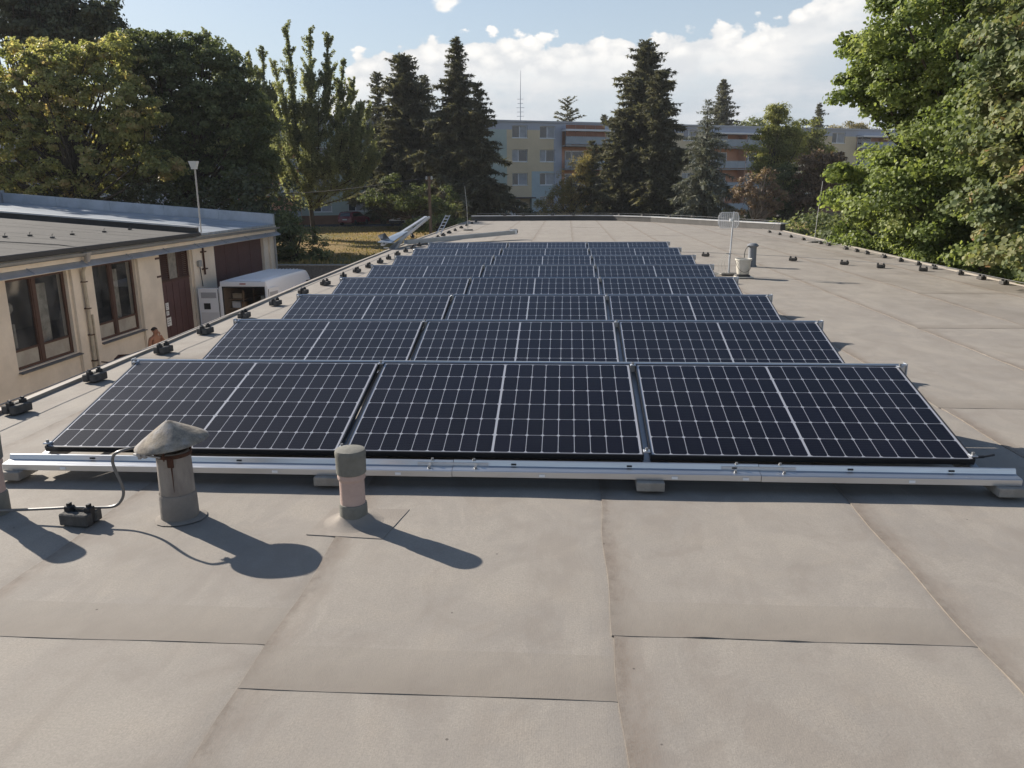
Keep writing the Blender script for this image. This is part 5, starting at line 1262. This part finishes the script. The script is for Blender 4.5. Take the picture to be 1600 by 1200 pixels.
def conifer(name, label, loc, height, rad, mt, z0=.06, dz=.42, nb=8, droop=.25, size=.6, dens=5.0, tint_mu=.45, ragged=.25, fill=2, power=.85, lift=.15, bark=None, width=.20, double=None, wisp=1.0):
    t = thing(name, label, 'tree', loc)
    tb = MB(); tb.tube([(0, 0, -.2), (0, 0, height*.5), (0, 0, height)], [height*.017+.05, height*.009+.03, .015], 7, cap=False)
    C_, D_, N_, S_, T_ = [], [], [], [], []
    z = height*z0
    while z < height-.15:
        f = 1-(z-height*z0)/(height*(1-z0)); Lmax = rad*(f**power)*(.85+.15*math.sin(z*2.1))+.12
        m_ = max(4, int(nb*(.5+.5*f))); a0 = rng.random()*6.28
        for k in range(m_):
            a = a0+2*PI*k/m_+rng.normal(0, .16); L = Lmax*max(.35, 1+rng.normal(0, ragged)); zz = z+rng.normal(0, dz*.25)
            h = np.array([math.cos(a), math.sin(a), 0]); ns = max(4, int(L*dens)); u = (np.arange(ns)+rng.random(ns))/ns
            up = (lift+.5*(1-f)); 
            px = h[None]*(u*L)[:, None]; pz = zz+L*(up*u-(droop+.15*f)*u**1.6)
            pts = px.copy(); pts[:, 2] = pz
            if L > .8: 
                e = [tuple(np.array([h[0]*L*v, h[1]*L*v, zz+L*(up*v-(droop+.15*f)*v**1.6)])) for v in (0, .35, .7, 1.0)]
                tb.tube(e, .012+.012*L, 4, .006, cap=False)
            side = np.array([-h[1], h[0], 0])
            for s_ in (-1, 1, 0)*fill:
                ang = rng.uniform(.5, 1.0, ns)*s_; spr = (1-u*.55)*L*.26+size*.30
                dcur = h[None]*np.cos(ang)[:, None]+side[None]*np.sin(ang)[:, None]; dcur[:, 2] += up-(droop+.15*f)*1.6*u**.6+rng.normal(0, .12, ns)
                ll = np.minimum(spr, size*1.6)*rng.uniform(.7, 1.25, ns)
                C_.append(pts+dcur*ll[:, None]*.45+rng.normal(0, .04, (ns, 3))); D_.append(dcur)
                nn = np.zeros((ns, 3)); nn[:, 2] = 1; nn += rng.normal(0, .45, (ns, 3)); N_.append(nn); S_.append(ll*1.2); T_.append(np.full(ns, rng.normal(tint_mu, .12)))
                # hanging twigs
                if droop > .1:
                    hd = np.zeros((ns, 3)); hd[:, 2] = -1; hd += rng.normal(0, .3, (ns, 3))
                    C_.append(pts+dcur*ll[:, None]*.35+hd*ll[:, None]*.25*wisp); D_.append(hd); N_.append(rng.normal(0, 1, (ns, 3))+h*.8); S_.append(ll*.8*wisp); T_.append(np.full(ns, rng.normal(tint_mu-.12, .1)))
        z += dz*(.5+.45*f)
    tb.build('trunk', bark or M['bark'], t, True)
    C_, D_, N_, S_, T_ = map(np.concatenate, (C_, D_, N_, S_, T_))
    me, pf = leaf_object('crown', C_, N_, S_, mt, t, shape='blade', D=D_, aspect=width)
    finish_leaves('crown', me, pf, np.clip(T_+rng.normal(0, .13, len(T_)), 0, 1), mt, t)
    return t

def P2(px, D): # ground X for pixel column at distance D
    d = F1*FPX + R2*(px-800) - U2*(300-600); return d.x/d.y*D
def ZA(px, py, D):
    return onplane_y(px, py, D)[2]
LM = {}
LM['maple'] = leaf_mat('maple leaves', [(0, (.085, .115, .036)), (.45, (.175, .22, .07)), (.8, (.29, .335, .12)), (1, (.42, .43, .18))], .46, .5, .25)
LM['maple_grey'] = leaf_mat('older maple leaves', [(0, (0.068, 0.097, 0.044)), (.5, (0.152, 0.182, 0.083)), (.85, (0.275, 0.267, 0.134)), (1, (0.358, 0.218, 0.120))], .36, .55, .2)
LM['yellow'] = leaf_mat('yellowing leaves', [(0, (.10, .115, .045)), (.4, (.25, .265, .105)), (.7, (.42, .40, .19)), (1, (.44, .33, .18))], .52, .55, .2)
LM['dark'] = leaf_mat('dark leaves', [(0, (0.066, 0.084, 0.042)), (.6, (0.150, 0.174, 0.084)), (1, (0.300, 0.312, 0.144))], .42, .6, .2)
LM['black'] = leaf_mat('deep green leaves', [(0, (0.054, 0.066, 0.042)), (1, (0.144, 0.156, 0.090))], .25, .6, .2)
LM['fresh'] = leaf_mat('light plume leaves', [(0, (0.112, 0.129, 0.073)), (.5, (0.235, 0.252, 0.140)), (1, (0.392, 0.392, 0.224))], .5, .55, .25)
LM['spruce'] = leaf_mat('spruce needles', [(0, (0.069, 0.075, 0.052)), (.6, (0.157, 0.153, 0.104)), (1, (0.300, 0.265, 0.182))], .25, .75, .12)
LM['blue'] = leaf_mat('blue spruce needles', [(0, (0.113, 0.127, 0.101)), (.6, (0.228, 0.234, 0.189)), (1, (0.354, 0.341, 0.278))], .12, .75, .12)
LM['willow'] = leaf_mat('willow leaves', [(0, (0.120, 0.120, 0.045)), (.6, (0.269, 0.224, 0.090)), (1, (0.419, 0.314, 0.135))], .3, .6)
LM['brown'] = leaf_mat('brown leaves', [(0, (0.101, 0.072, 0.046)), (.6, (0.216, 0.144, 0.092)), (1, (0.317, 0.240, 0.147))], .3, .6)
LM['birch'] = leaf_mat('birch leaves', [(0, (.10, .11, .045)), (.6, (.24, .25, .09)), (1, (.44, .42, .16))], .45, .55, .2)

GZ = LAWN
# near maples off the right edge
def lobe(px, py, D, rx, ry, rz, loc): 
    p = onplane_y(px, py, D); return ((p[0]-loc[0], p[1]-loc[1], p[2]-loc[2]), (rx, ry, rz))
loc = (13.5, 22.0, GZ)
lob = [lobe(1480, 60, 21, 2.3, 3, 1.6, loc), lobe(1420, 130, 22, 1.7, 2.5, 1.0, loc), lobe(1590, -60, 21, 2.6, 3, 2.2, loc), lobe(1560, 160, 20, 2.0, 3, 1.7, loc),
       lobe(1385, 310, 22.5, 1.3, 2.2, 1.1, loc), lobe(1460, 300, 21.5, 1.6, 2.4, 1.4, loc), lobe(1430, 240, 21.5, 1.1, 2.0, .8, loc), lobe(1550, 330, 20, 1.8, 2.5, 1.6, loc),
       lobe(1380, 370, 23, 1.2, 1.5, .7, loc), lobe(1480, 385, 21, 1.5, 1.8, .8, loc), lobe(1640, 250, 22, 3, 3, 4, loc), lobe(1700, -50, 24, 4, 4, 4, loc), lobe(1340, 285, 23, .7, 1.2, .5, loc), lobe(1500, 210, 21, 1.1, 2, 1.1, loc), lobe(1470, 170, 21.5, .9, 2, .8, loc), lobe(1400, 90, 22, 1.0, 1.6, .7, loc), lobe(1370, 70, 22, .6, 1.2, .35, loc), lobe(1540, 240, 22, 1.5, 2, 1.5, loc)]
ext = np.array([np.array(onplane_y(px, py, D))-np.array(loc) for px, py, D in ((1345, 68, 22), (1335, 145, 22), (1312, 150, 22), (1352, 155, 22), (1370, 170, 22), (1338, 75, 22), (1360, 62, 22), (1325, 60, 22), (1316, 262, 23), (1308, 268, 23), (1325, 300, 23), (1312, 310, 23), (1395, 50, 22), (1380, 45, 22), (1400, 190, 22), (1385, 185, 22), (1420, 30, 21.5), (1440, 10, 21), (1320, 355, 24), (1345, 345, 24), (1318, 320, 24))])
broadleaf('maple_tree', 'large bright green maple overhanging the right roof edge', loc, 9.5, lob, 1000, 270, .46, .095, LM['maple'], M['bark'], .32, limbs=170, tint_mu=.45, tint_sd=.26, inner=.35, aspect=.8, extra_pts=ext)
loc = (11.4, 13.6, GZ)
lob = [lobe(1650, 150, 13.5, 1.2, 1.8, 1.5, loc), lobe(1640, 330, 13.0, 1.05, 1.6, 1.2, loc), lobe(1690, 20, 14, 1.6, 2, 1.6, loc), lobe(1590, 330, 14.5, .45, 1.0, .9, loc), lobe(1620, 230, 14, .6, 1.2, 1.0, loc)]
broadleaf('maple_tree', 'nearer maple with greyer larger leaves at the right edge of the view', loc, 7.5, lob, 300, 230, .36, .083, LM['maple_grey'], M['bark'], .2, limbs=60, tint_mu=.5, tint_sd=.25, inner=.3, aspect=.85)
# undergrowth below the maples
for k, (px, D, r, lab) in enumerate(((1270, 36, 2.2, 'dark shrub beyond the far right roof corner'), (1330, 31, 1.8, 'dark shrub under the maple, left of its trunk'), (1470, 27, 1.9, 'dark shrub in the shade behind the maple trunk'), (1420, 34, 2.6, 'tall dark shrub deep behind the maple'), (1580, 24, 2.2, 'dark shrub low at the right edge of the view'))):
    X = P2(px, D); broadleaf('shrub', lab, (X, D, GZ), 3.2, [((0, 0, 1.4), (r, r, 1.2)), ((r*.4, 0, 2.0), (r*.6, r*.6, .9))], 90, 60, .5, .16, LM['dark'], M['bark'], .06, limbs=14, multi=3, group='shrubs under the maples')

# left group
def bl(name, lab, px, D, lobs, ncl, per, rc, size, mt, **kw):
    X = P2(px, D); loc = (X, D, GZ); L = [lobe(a, b_, D+dD, rx, ry, rz, loc) for (a, b_, dD, rx, ry, rz) in lobs]
    return broadleaf(name, lab, loc, kw.pop('h', 9), L, ncl, per, rc, size, mt, kw.pop('bark', M['bark']), **kw)
bl('maple_tree', 'yellowing maple rising behind the grey felt roof at the far left', 110, 46,
   [(60, 130, 0, 3.6, 3, 2.4), (150, 140, 0, 2.8, 3, 2.6), (20, 220, 0, 3.5, 3, 2.6), (130, 230, 0, 4.0, 3, 2.3), (215, 170, -1, 1.4, 2, 1.6), (100, 90, 0, 2.0, 2, 1.0), (-60, 160, 0, 3.5, 3, 3), (60, 290, 0, 4, 3, 1.4), (250, 255, -1, 1.3, 1.5, .9), (180, 80, 0, 1.2, 1.2, .9)],
   1150, 60, .46, .20, LM['yellow'], h=9.5, limbs=110, tint_mu=.5, tint_sd=.3, trunk_r=.3, inner=.4)
bl('oak_tree', 'dark tree top standing behind the yellowing maple at the upper left corner', 60, 62,
   [(60, 20, 0, 4, 3, 2.2), (130, 20, 0, 2.6, 3, 1.8), (0, 20, 0, 4, 3, 3.5), (100, 60, 0, 4, 3, 2), (30, -30, 0, 5, 3, 2), (165, 35, 0, 1.2, 1.5, .8)], 420, 80, .75, .28, LM['black'], h=15, limbs=80, tint_mu=.45, trunk_r=.4, inner=.2)
bl('linden_tree', 'big dark rounded tree behind the lamp mast', 300, 50,
   [(240, 100, 0, 2.6, 3, 2.0), (320, 130, 0, 3.2, 3, 2.8), (270, 200, 0, 3.6, 3, 2.8), (370, 200, 0, 2.7, 3, 3.0), (330, 280, 0, 4.0, 3, 1.8), (400, 265, 0, 1.8, 2, 2.2), (215, 80, 0, 1.4, 2, 1.2), (280, 75, 0, 1.5, 2, .9), (195, 260, 0, 2.5, 2, 2)],
   1300, 80, .5, .18, LM['dark'], h=9.5, limbs=90, tint_mu=.42, tint_sd=.25, trunk_r=.32, inner=.35)
# light plume trees
def up(lab, px, D, sp, mt, **kw):
    X = P2(px, D); S = []
    for (a, yb, yt, dD, r) in sp:
        S.append((P2(a, D)-X, dD, ZA(a, yb, D)-GZ, ZA(a, yt, D)-GZ, r))
    return upright('poplar_tree', lab, (X, D, GZ), ZA(px, 100, D)-GZ, S, 420, .17, mt, M['bark'], **kw)
random.seed(5)
def more(sp, x0, x1, n, ytop, r):
    for k in range(n):
        x = random.uniform(x0, x1); yt = ytop(x)+random.uniform(0, 60); sp.append((x, min(yt+random.uniform(90, 140), 320), yt, random.uniform(-1, 1), r*random.uniform(.6, 1.1)))
    return sp
sp = [(465, 200, 38, 0, .62), (497, 190, 42, .5, .62), (530, 210, 54, -.4, .55), (548, 240, 92, .3, .5), (445, 240, 95, -.3, .6), (480, 280, 110, 1, .9), (515, 280, 125, -1, .9), (560, 290, 118, .6, .65), (575, 320, 160, 0, .7), (450, 300, 160, -.8, .9),
      (500, 310, 190, -1.2, 1.0), (540, 330, 205, -1, 1.0), (470, 330, 225, 1, 1.0), (585, 310, 225, .5, .8), (430, 315, 215, .6, .9), (520, 318, 235, -.8, 1.0), (480, 325, 250, -.6, .9), (560, 312, 240, .3, .8), (440, 335, 262, -.3, .9), (600, 300, 240, .2, .6)]
more(sp, 450, 590, 22, lambda x: 75+abs(x-500)*1.1, .7)
up('light green tree with upright plume branches over the dry lawn', 487, 58, sp, LM['fresh'], trunk_r=.2)
sp = [(342, 200, 44, 0, .55), (358, 210, 62, 0, .5), (378, 220, 72, .5, .5), (390, 230, 80, -.4, .5), (405, 240, 78, .2, .6), (428, 250, 72, 0, .55), (415, 280, 105, .8, .8), (440, 290, 130, 0, .8), (395, 290, 130, -.8, .8), (420, 320, 180, .5, .9), (370, 280, 120, .6, .8), (445, 330, 190, -.6, .9)]
more(sp, 345, 445, 12, lambda x: 90, .6)
up('pale plume-branched tree behind the dark linden, left of the tall one', 405, 66, sp, LM['fresh'], trunk_r=.2)
bl('hedge_bush', 'dark rounded bush at the end of the garage building', 455, 43.5, [(430, 375, 0, 1.6, 1.2, 1.3), (470, 385, 0, 1.5, 1.2, 1.1), (500, 398, 0, .7, .8, .6), (440, 350, 1, 1.4, 1.2, 1.2)], 130, 90, .45, .13, LM['dark'], h=2.5, limbs=16, multi=4, trunk_r=.08, inner=.2)
bl('hedge_bush', 'dark mass of bush under the linden behind the garage roofs', 330, 46, [(300, 330, 0, 4, 1.5, 2.0), (400, 320, 0, 2.4, 1.5, 2.4), (200, 330, 0, 4, 1.5, 1.8), (80, 320, 0, 4, 1.5, 2), (-20, 320, 0, 4, 1.5, 2)], 260, 60, .8, .22, LM['black'], h=3, limbs=20, multi=4, trunk_r=.1, inner=.1)
# broadleaf under the spruces, behind the parked cars
bl('lilac_bush', 'low leafy tree in front of the spruces beside the timber pole', 640, 66, [(590, 310, 0, 1.3, 2, .7), (640, 315, 0, 1.6, 2, .8), (690, 322, 0, 1.3, 2, .7), (612, 285, 0, .9, 1.5, .7), (660, 290, 0, .7, 1, .6), (705, 300, 0, .8, 1, .6)], 120, 80, .5, .17, LM['dark'], h=4.2, limbs=40, tint_mu=.25, trunk_r=.13, inner=.25)
bl('shrub', 'low green shrub behind the ladder top', 715, 52, [(690, 350, 0, 1.2, 1, .6), (730, 352, 0, 1.2, 1, .5), (655, 352, 0, .9, 1, .5)], 70, 60, .4, .13, LM['dark'], h=1.2, limbs=10, multi=3, trunk_r=.04, tint_mu=.6)

def con(name, lab, px, ptop, D, wpx, mt, **kw):
    X = P2(px, D); zt = ZA(px, ptop, D)-GZ; rad = wpx/2/FPX*D
    return conifer(name, lab, (X, D, GZ), zt, rad, mt, **kw)
con('spruce_tree', 'broad dark spruce, left of the two tall ones before the apartment block', 638, 88, 80, 132, LM['spruce'], power=.48, nb=12, ragged=.2, dens=4.5, width=.30, z0=.12)
con('spruce_tree', 'tallest dark spruce left of the entrance of the apartment block', 718, 58, 76, 138, LM['spruce'], power=.8, nb=12, droop=.3, ragged=.3, dens=4.5, width=.28)
con('spruce_tree', 'shorter dark spruce against the right flank of the tallest one', 750, 128, 74, 88, LM['spruce'], power=.62, nb=9, droop=.3, ragged=.25, dens=5, width=.28)
con('spruce_tree', 'thin dark spruce top left of the broad spruce', 597, 112, 92, 70, LM['spruce'], power=.6, nb=8, dens=3.5, width=.3)
con('spruce_tree', 'dark conifer behind the broad spruce', 668, 120, 96, 70, LM['spruce'], power=.5, nb=8, dens=3.5, width=.3)
con('spruce_tree', 'tall dark spruce with the pointed top in the middle of the view', 1003, 62, 78, 146, LM['spruce'], power=.62, nb=13, droop=.28, ragged=.28, dens=4.5, width=.28)
con('spruce_tree', 'dense dark spruce leaning into the tall middle one on its right', 1026, 108, 74, 88, LM['spruce'], power=.5, nb=10, droop=.3, ragged=.22, dens=5, width=.28)
con('spruce_tree', 'dark spruce filling the left foot of the tall middle one', 968, 170, 76, 90, LM['spruce'], power=.5, nb=9, droop=.3, ragged=.25, dens=4.5, width=.28)
con('spruce_tree', 'small dark spruce beside the willow', 925, 218, 72, 52, LM['spruce'], power=.7, nb=8, droop=.25, dens=6, width=.24)
con('spruce_tree', 'grey green spruce with drooping open branches', 1100, 155, 68, 112, LM['blue'], power=.8, nb=9, fill=1, droop=.42, lift=.2, ragged=.25, dens=7, width=.2, dz=.62, wisp=1.2, z0=.1)
con('spruce_tree', 'spruce top showing above the apartment roof behind the drooping one', 1122, 124, 140, 66, LM['spruce'], power=.7, nb=8, dens=2.5, size=.9, width=.3, z0=.35)
con('spruce_tree', 'dark spruce top above the apartment roof on the right', 1270, 160, 150, 46, LM['spruce'], power=.8, nb=8, dens=2.5, size=.8, width=.28, z0=.3)
con('pine_tree', 'flat layered pine top above the middle of the apartment roof', 885, 153, 145, 64, LM['spruce'], power=.55, nb=7, droop=.1, lift=.25, dens=3, size=1.0, width=.3, z0=.55, dz=.9)
con('spruce_tree', 'low dark spruce top above the roof, left of the middle spruce', 942, 180, 140, 36, LM['spruce'], power=.6, nb=7, dens=3, size=.8, width=.3, z0=.5)
bl('willow_tree', 'yellow green willow before the orange balconies', 895, 72, [(900, 285, 0, 1.7, 1.2, 1.9), (880, 310, 0, 1.5, 1.2, 1.2), (912, 255, 0, .9, 1, 1.0), (850, 322, 0, .9, .8, .8), (900, 330, 0, 2.0, 1.2, .8)], 170, 70, .45, .20, LM['willow'], h=4.5, limbs=50, trunk_r=.1, inner=.2, flat=.9, aspect=.25)
bl('birch_tree', 'tall yellow green birch right of the balconies', 1215, 74, [(1215, 200, 0, 1.5, 1.3, 2.0), (1200, 240, 0, 2.0, 1.5, 1.8), (1235, 230, 0, 1.7, 1.5, 2.0), (1218, 280, 0, 2.2, 1.5, 2.0), (1213, 175, 0, .8, .8, 1.0)], 300, 90, .6, .2, LM['birch'], h=8, limbs=70, trunk_r=.14, inner=.2, tint_mu=.6, aspect=.4)
bl('birch_tree', 'dark green lower birch against the foot of the yellow green one', 1228, 70, [(1225, 290, 0, 1.9, 1.3, 1.8), (1240, 320, 0, 1.8, 1.3, 1.2), (1205, 330, 0, 1.8, 1.3, 1.0)], 170, 80, .55, .18, LM['dark'], h=5, limbs=30, trunk_r=.12, inner=.2, tint_mu=.4)
bl('elder_bush', 'brown leaved bush with pale bare stems at the far parapet', 1186, 64, [(1188, 290, 0, 1.9, 1.3, 1.3), (1165, 305, 0, 1.0, 1, 1.1), (1210, 305, 0, 1.0, 1, 1.0), (1185, 325, 0, 1.8, 1.2, .7)], 95, 60, .4, .16, LM['brown'], h=3.5, limbs=80, multi=4, bark=M['palebark'], trunk_r=.16, inner=.5, tint_mu=.6)
bl('rowan_tree', 'brownish tree between the birch and the bright maple', 1275, 68, [(1275, 260, 0, 1.5, 1.2, 1.4), (1290, 290, 0, 1.5, 1.2, 1.5), (1260, 310, 0, 1.5, 1.2, 1.4), (1300, 250, 0, 1.0, 1, 1.0)], 170, 70, .5, .18, LM['brown'], h=5, limbs=50, trunk_r=.12, inner=.3, tint_mu=.4)
bl('elm_tree', 'green tree top over the apartment roof, left of the dark right spruce', 1265, 90, [(1262, 215, 0, 1.8, 1.5, 2.0), (1275, 240, 0, 1.8, 1.5, 1.8)], 110, 70, .7, .22, LM['birch'], h=7, limbs=30, trunk_r=.14, tint_mu=.35)
bl('elm_tree', 'small hazy tree top above the apartment roof by the maple', 1330, 160, [(1325, 200, 0, 3.2, 2, 1.2), (1345, 205, 0, 3, 2, 1.1)], 60, 50, 1.0, .3, LM['willow'], h=11, limbs=20, trunk_r=.2)
bl('elm_tree', 'dark round tree top above the roof left of the birch', 1178, 145, [(1172, 200, 0, 3, 2, 1.6), (1190, 205, 0, 3, 2, 1.2)], 80, 60, 1.0, .35, LM['dark'], h=11, limbs=20, trunk_r=.2, tint_mu=.7)
# hedge along the block
for k, (px, D, lab) in enumerate(((865, 92, 'low hedge bush under the blue ground floor windows'), (1065, 84, 'low dark hedge bush right of the middle spruce'), (1130, 82, 'low dark hedge bush before the brown plinth'), (820, 95, 'tiny hedge bush at the entrance railing'))):
    bl('shrub', lab, px, D, [(px, 335, 0, 2.2 if k != 3 else 1.0, 1, .8), (px+18, 338, 0, 1.5, 1, .6)], 50, 50, .5, .18, LM['black'], h=1.5, limbs=8, multi=3, trunk_r=.04)
# woodland beyond, closing the left horizon
b = []
Cw = []; 
for k in range(900):
    x = rng.uniform(-120, -38); y = rng.uniform(95, 120); Cw.append((x, y, rng.random()**.6*(9+2.5*math.sin(x*.17)+1.5*math.sin(x*.5))))
Cw = np.array(Cw); n = len(Cw)*45; ci = np.repeat(np.arange(len(Cw)), 45); off = rng.normal(size=(n, 3))*1.1
me, pf = leaf_object('far_wood', Cw[ci]+off, off+np.array([0, 0, .8])+rng.normal(size=(n, 3))*.4, rng.uniform(.4, .8, n), LM['dark'], None)
o = finish_leaves('far_wood', me, pf, np.clip(rng.normal(.5, .2, len(Cw))[ci]+rng.normal(0, .15, n), 0, 1), LM['dark'], None); o.location = (0, 0, LAWN)
tag(o, 'far dark green wood closing the view behind the left hand trees', 'woodland', None, 'stuff')

# ------------------------------------------------------------------ grass tufts on the dry lawn
n = 26000
gx = rng.uniform(-34, -4.5, n); gy = 40.4+rng.random(n)**1.3*44
gm = (np.sin(gx*.7+gy*.3)+np.sin(gy*.55)+rng.normal(0, .8, n)) > -.6
gx, gy = gx[gm], gy[gm]; n = len(gx); hh = rng.uniform(.05, .16, n)*(1+1.2*(gy < 46)*(gx > -14))
C_ = np.stack([gx, gy, hh*.45], 1); D_ = np.stack([rng.normal(0, .5, n), rng.normal(0, .5, n), np.ones(n)], 1); N_ = rng.normal(size=(n, 3)); N_[:, 2] *= .2
LM['straw'] = leaf_mat('straw grass', [(0, (.07, .085, .025)), (.4, (.17, .14, .055)), (1, (.36, .27, .13))], .3, .8, .1)
me, pf = leaf_object('grass', C_, N_, hh, LM['straw'], None, shape='blade', D=D_, aspect=.5)
tn = np.clip(.55+.3*np.sin(gx*.35+1)*np.sin(gy*.21)+rng.normal(0, .2, n), 0, 1)
o = finish_leaves('grass', me, pf, tn, LM['straw'], None); o.location = (0, 0, LAWN); tag(o, 'tufts of dry straw coloured grass on the lawn beyond the van', 'grass', None, 'stuff')

# ------------------------------------------------------------------ parked cars
def car(label, name, loc, rz, paint, boxy=0):
    t = thing(name, label, 'car', loc, rz)
    L, w = (4.1, .86) if not boxy else (4.4, .87)
    # profile from the rear (y=0) to the front
    pr = [(0, .35), (-.02, .62), (.03, .95), (.22, 1.38), (.45, 1.48), (1.6, 1.52), (2.2, 1.44), (2.95, .98), (3.8, .86), (4.08, .66), (4.1, .35)] if not boxy else [(0, .35), (-.02, .65), (.02, 1.0), (.12, 1.45), (.25, 1.56), (2.0, 1.60), (2.5, 1.48), (3.15, 1.02), (4.1, .9), (4.38, .7), (4.4, .35)]
    b = MB(); ws = [(-1.0, .96), (-.93, 1.0), (.93, 1.0), (1.0, .96)]
    k = len(pr)
    for fx, fz in ws:
        for (y, z) in pr:
            inset = (1-max(0, (z-.95))*.28)
            b.v.append((fx*w*inset, y, z if z < .9 or abs(fx) < .95 else z-.05))
    for i in range(3):
        for j in range(k-1): b.f.append((i*k+j, i*k+j+1, (i+1)*k+j+1, (i+1)*k+j))
    b.f.append(tuple(range(k-1, -1, -1))); b.f.append(tuple(3*k+j for j in range(k)))
    b.f.append((0, k, 2*k, 3*k)); b.f.append((4*k-1, 3*k-1, 2*k-1, k-1))
    b.build('body', paint, t, True)
    zz = (1.02, 1.40) if not boxy else (1.05, 1.46)
    yr = (.045, .20) if not boxy else (.02, .09)
    r_ = MB(); r_.add([(-.62, yr[0]-.012, zz[0]), (.62, yr[0]-.012, zz[0]), (.56, yr[1]-.012, zz[1]), (-.56, yr[1]-.012, zz[1])], [(0, 1, 2, 3)]); r_.build('rear_window', M['carglass'], t)
    for s_ in (-1, 1):
        q = MB(); x0, x1 = s_*(w+.004), s_*(w*.87+.006)
        q.add([(x0, .35, 1.0), (x0, 2.75, 1.0), (x1, 2.1, zz[1]-.02), (x1, .5, zz[1]-.02)], [(0, 1, 2, 3) if s_ > 0 else (3, 2, 1, 0)]); q.build('side_window', M['carglass'], t)
        MB().box(s_*.72-.09, s_*.72+.09, -.035, .02, .72, .95, .01).build('tail_light', mat('red lamp', (.25, .02, .02), .3), t)
        for yy in (.75, 3.3):
            q = MB(); q.lathe([(.0005, -.1), (.27, -.1), (.31, -.08), (.31, .08), (.27, .1), (.0005, .1)], n=16); q.v = [(v[2]+s_*(w-.07), v[0]+yy, v[1]+.31) for v in q.v]; q.build('wheel', M['tyre'], t, True)
    MB().box(-.26, .26, -.045, -.022, .62, .73).build('number_plate', mat('plate white', (.6, .6, .6), .5), t)
    MB().box(-w+.02, w-.02, -.06, .06, .36, .56, .03).build('bumper', M['black'] if boxy else paint, t)
    return t
car('dark red hatchback parked under the light green tree', 'parked_car', (-23.9, 86.2, LAWN), R(-14), mat('dark red paint', (.16, .012, .02), .25, spec=.6, var=.05))
car('silver estate car parked beside the low leafy tree', 'parked_car', (-18.0, 85.2, LAWN), R(-8), mat('silver paint', (.42, .42, .44), .3, .4), 1)
car('dark blue car half hidden behind the low leafy tree', 'parked_car', (-14.2, 86.4, LAWN), R(-10), mat('dark blue paint', (.02, .03, .08), .25))
# timber pole, overhead cable, small fence
t = thing('timber_pole', 'weathered timber pole with a short crossarm beyond the left roof edge', 'pole', (P2(671, 50), 50, LAWN))
MB().tube([(0, 0, 0), (0, 0, 4.6)], .11, 8, .085).build('post', M['wood'], t, True)
MB().box(-.22, .22, -.05, .05, 4.28, 4.38).build('crossarm', M['wood'], t)
MB().lathe([(.0005, .22), (.05, .2), (.07, .05), (.04, 0)], (-.16, 0, 4.38), 8).build('insulator', mat('porcelain', (.5, .48, .44), .3), t)
MB().lathe([(.0005, .22), (.05, .2), (.07, .05), (.04, 0)], (.16, 0, 4.38), 8).build('insulator', mat('porcelain', (.5, .48, .44), .3), t)
xa = P2(671, 50); 
wire([(xa-.16+(-30-xa)*k/12, 50+k*.5, LAWN+4.5-.9*math.sin(k/12*PI)*1.0) for k in range(13)], .02, 'overhead_cable', 'dark cable running left from the timber pole through the trees', M['dark_wire'])
t = thing('garden_fence', 'low dark fence with one pale post behind the far left roof corner', 'fence', (P2(728, 64), 64, LAWN))
for k in range(5): MB().box(-2.5+k*1.25, -1.3+k*1.25, -.02, .02, .1, 1.1).build('panel', mat('dark fence board', (.06, .045, .035), .9, var=.3), t)
for k in range(6): MB().box(-2.55+k*1.25, -2.47+k*1.25, -.07, -.022, 0, 1.25).build('post', mat('pale post', (.4, .38, .34), .8) if k == 3 else M['wood'], t)

# ------------------------------------------------------------------ thin air over the distance
hb = MB().box(-130, 140, -12, 175, -5.4, 22)
ho = hb.build('haze', None, None); hm = bpy.data.materials.new('haze'); hm.use_nodes = True; ht = hm.node_tree; ht.nodes.clear()
ov = ht.nodes.new('ShaderNodeOutputMaterial'); pv = ht.nodes.new('ShaderNodeVolumePrincipled')
pv.inputs['Color'].default_value = (.86, .90, .96, 1); pv.inputs['Density'].default_value = .00026; pv.inputs['Anisotropy'].default_value = .0
ht.links.new(pv.outputs[0], ov.inputs['Volume']); ho.data.materials.append(hm); tag(ho, 'thin pale summer haze over the trees and the apartment block', None, None, 'stuff')
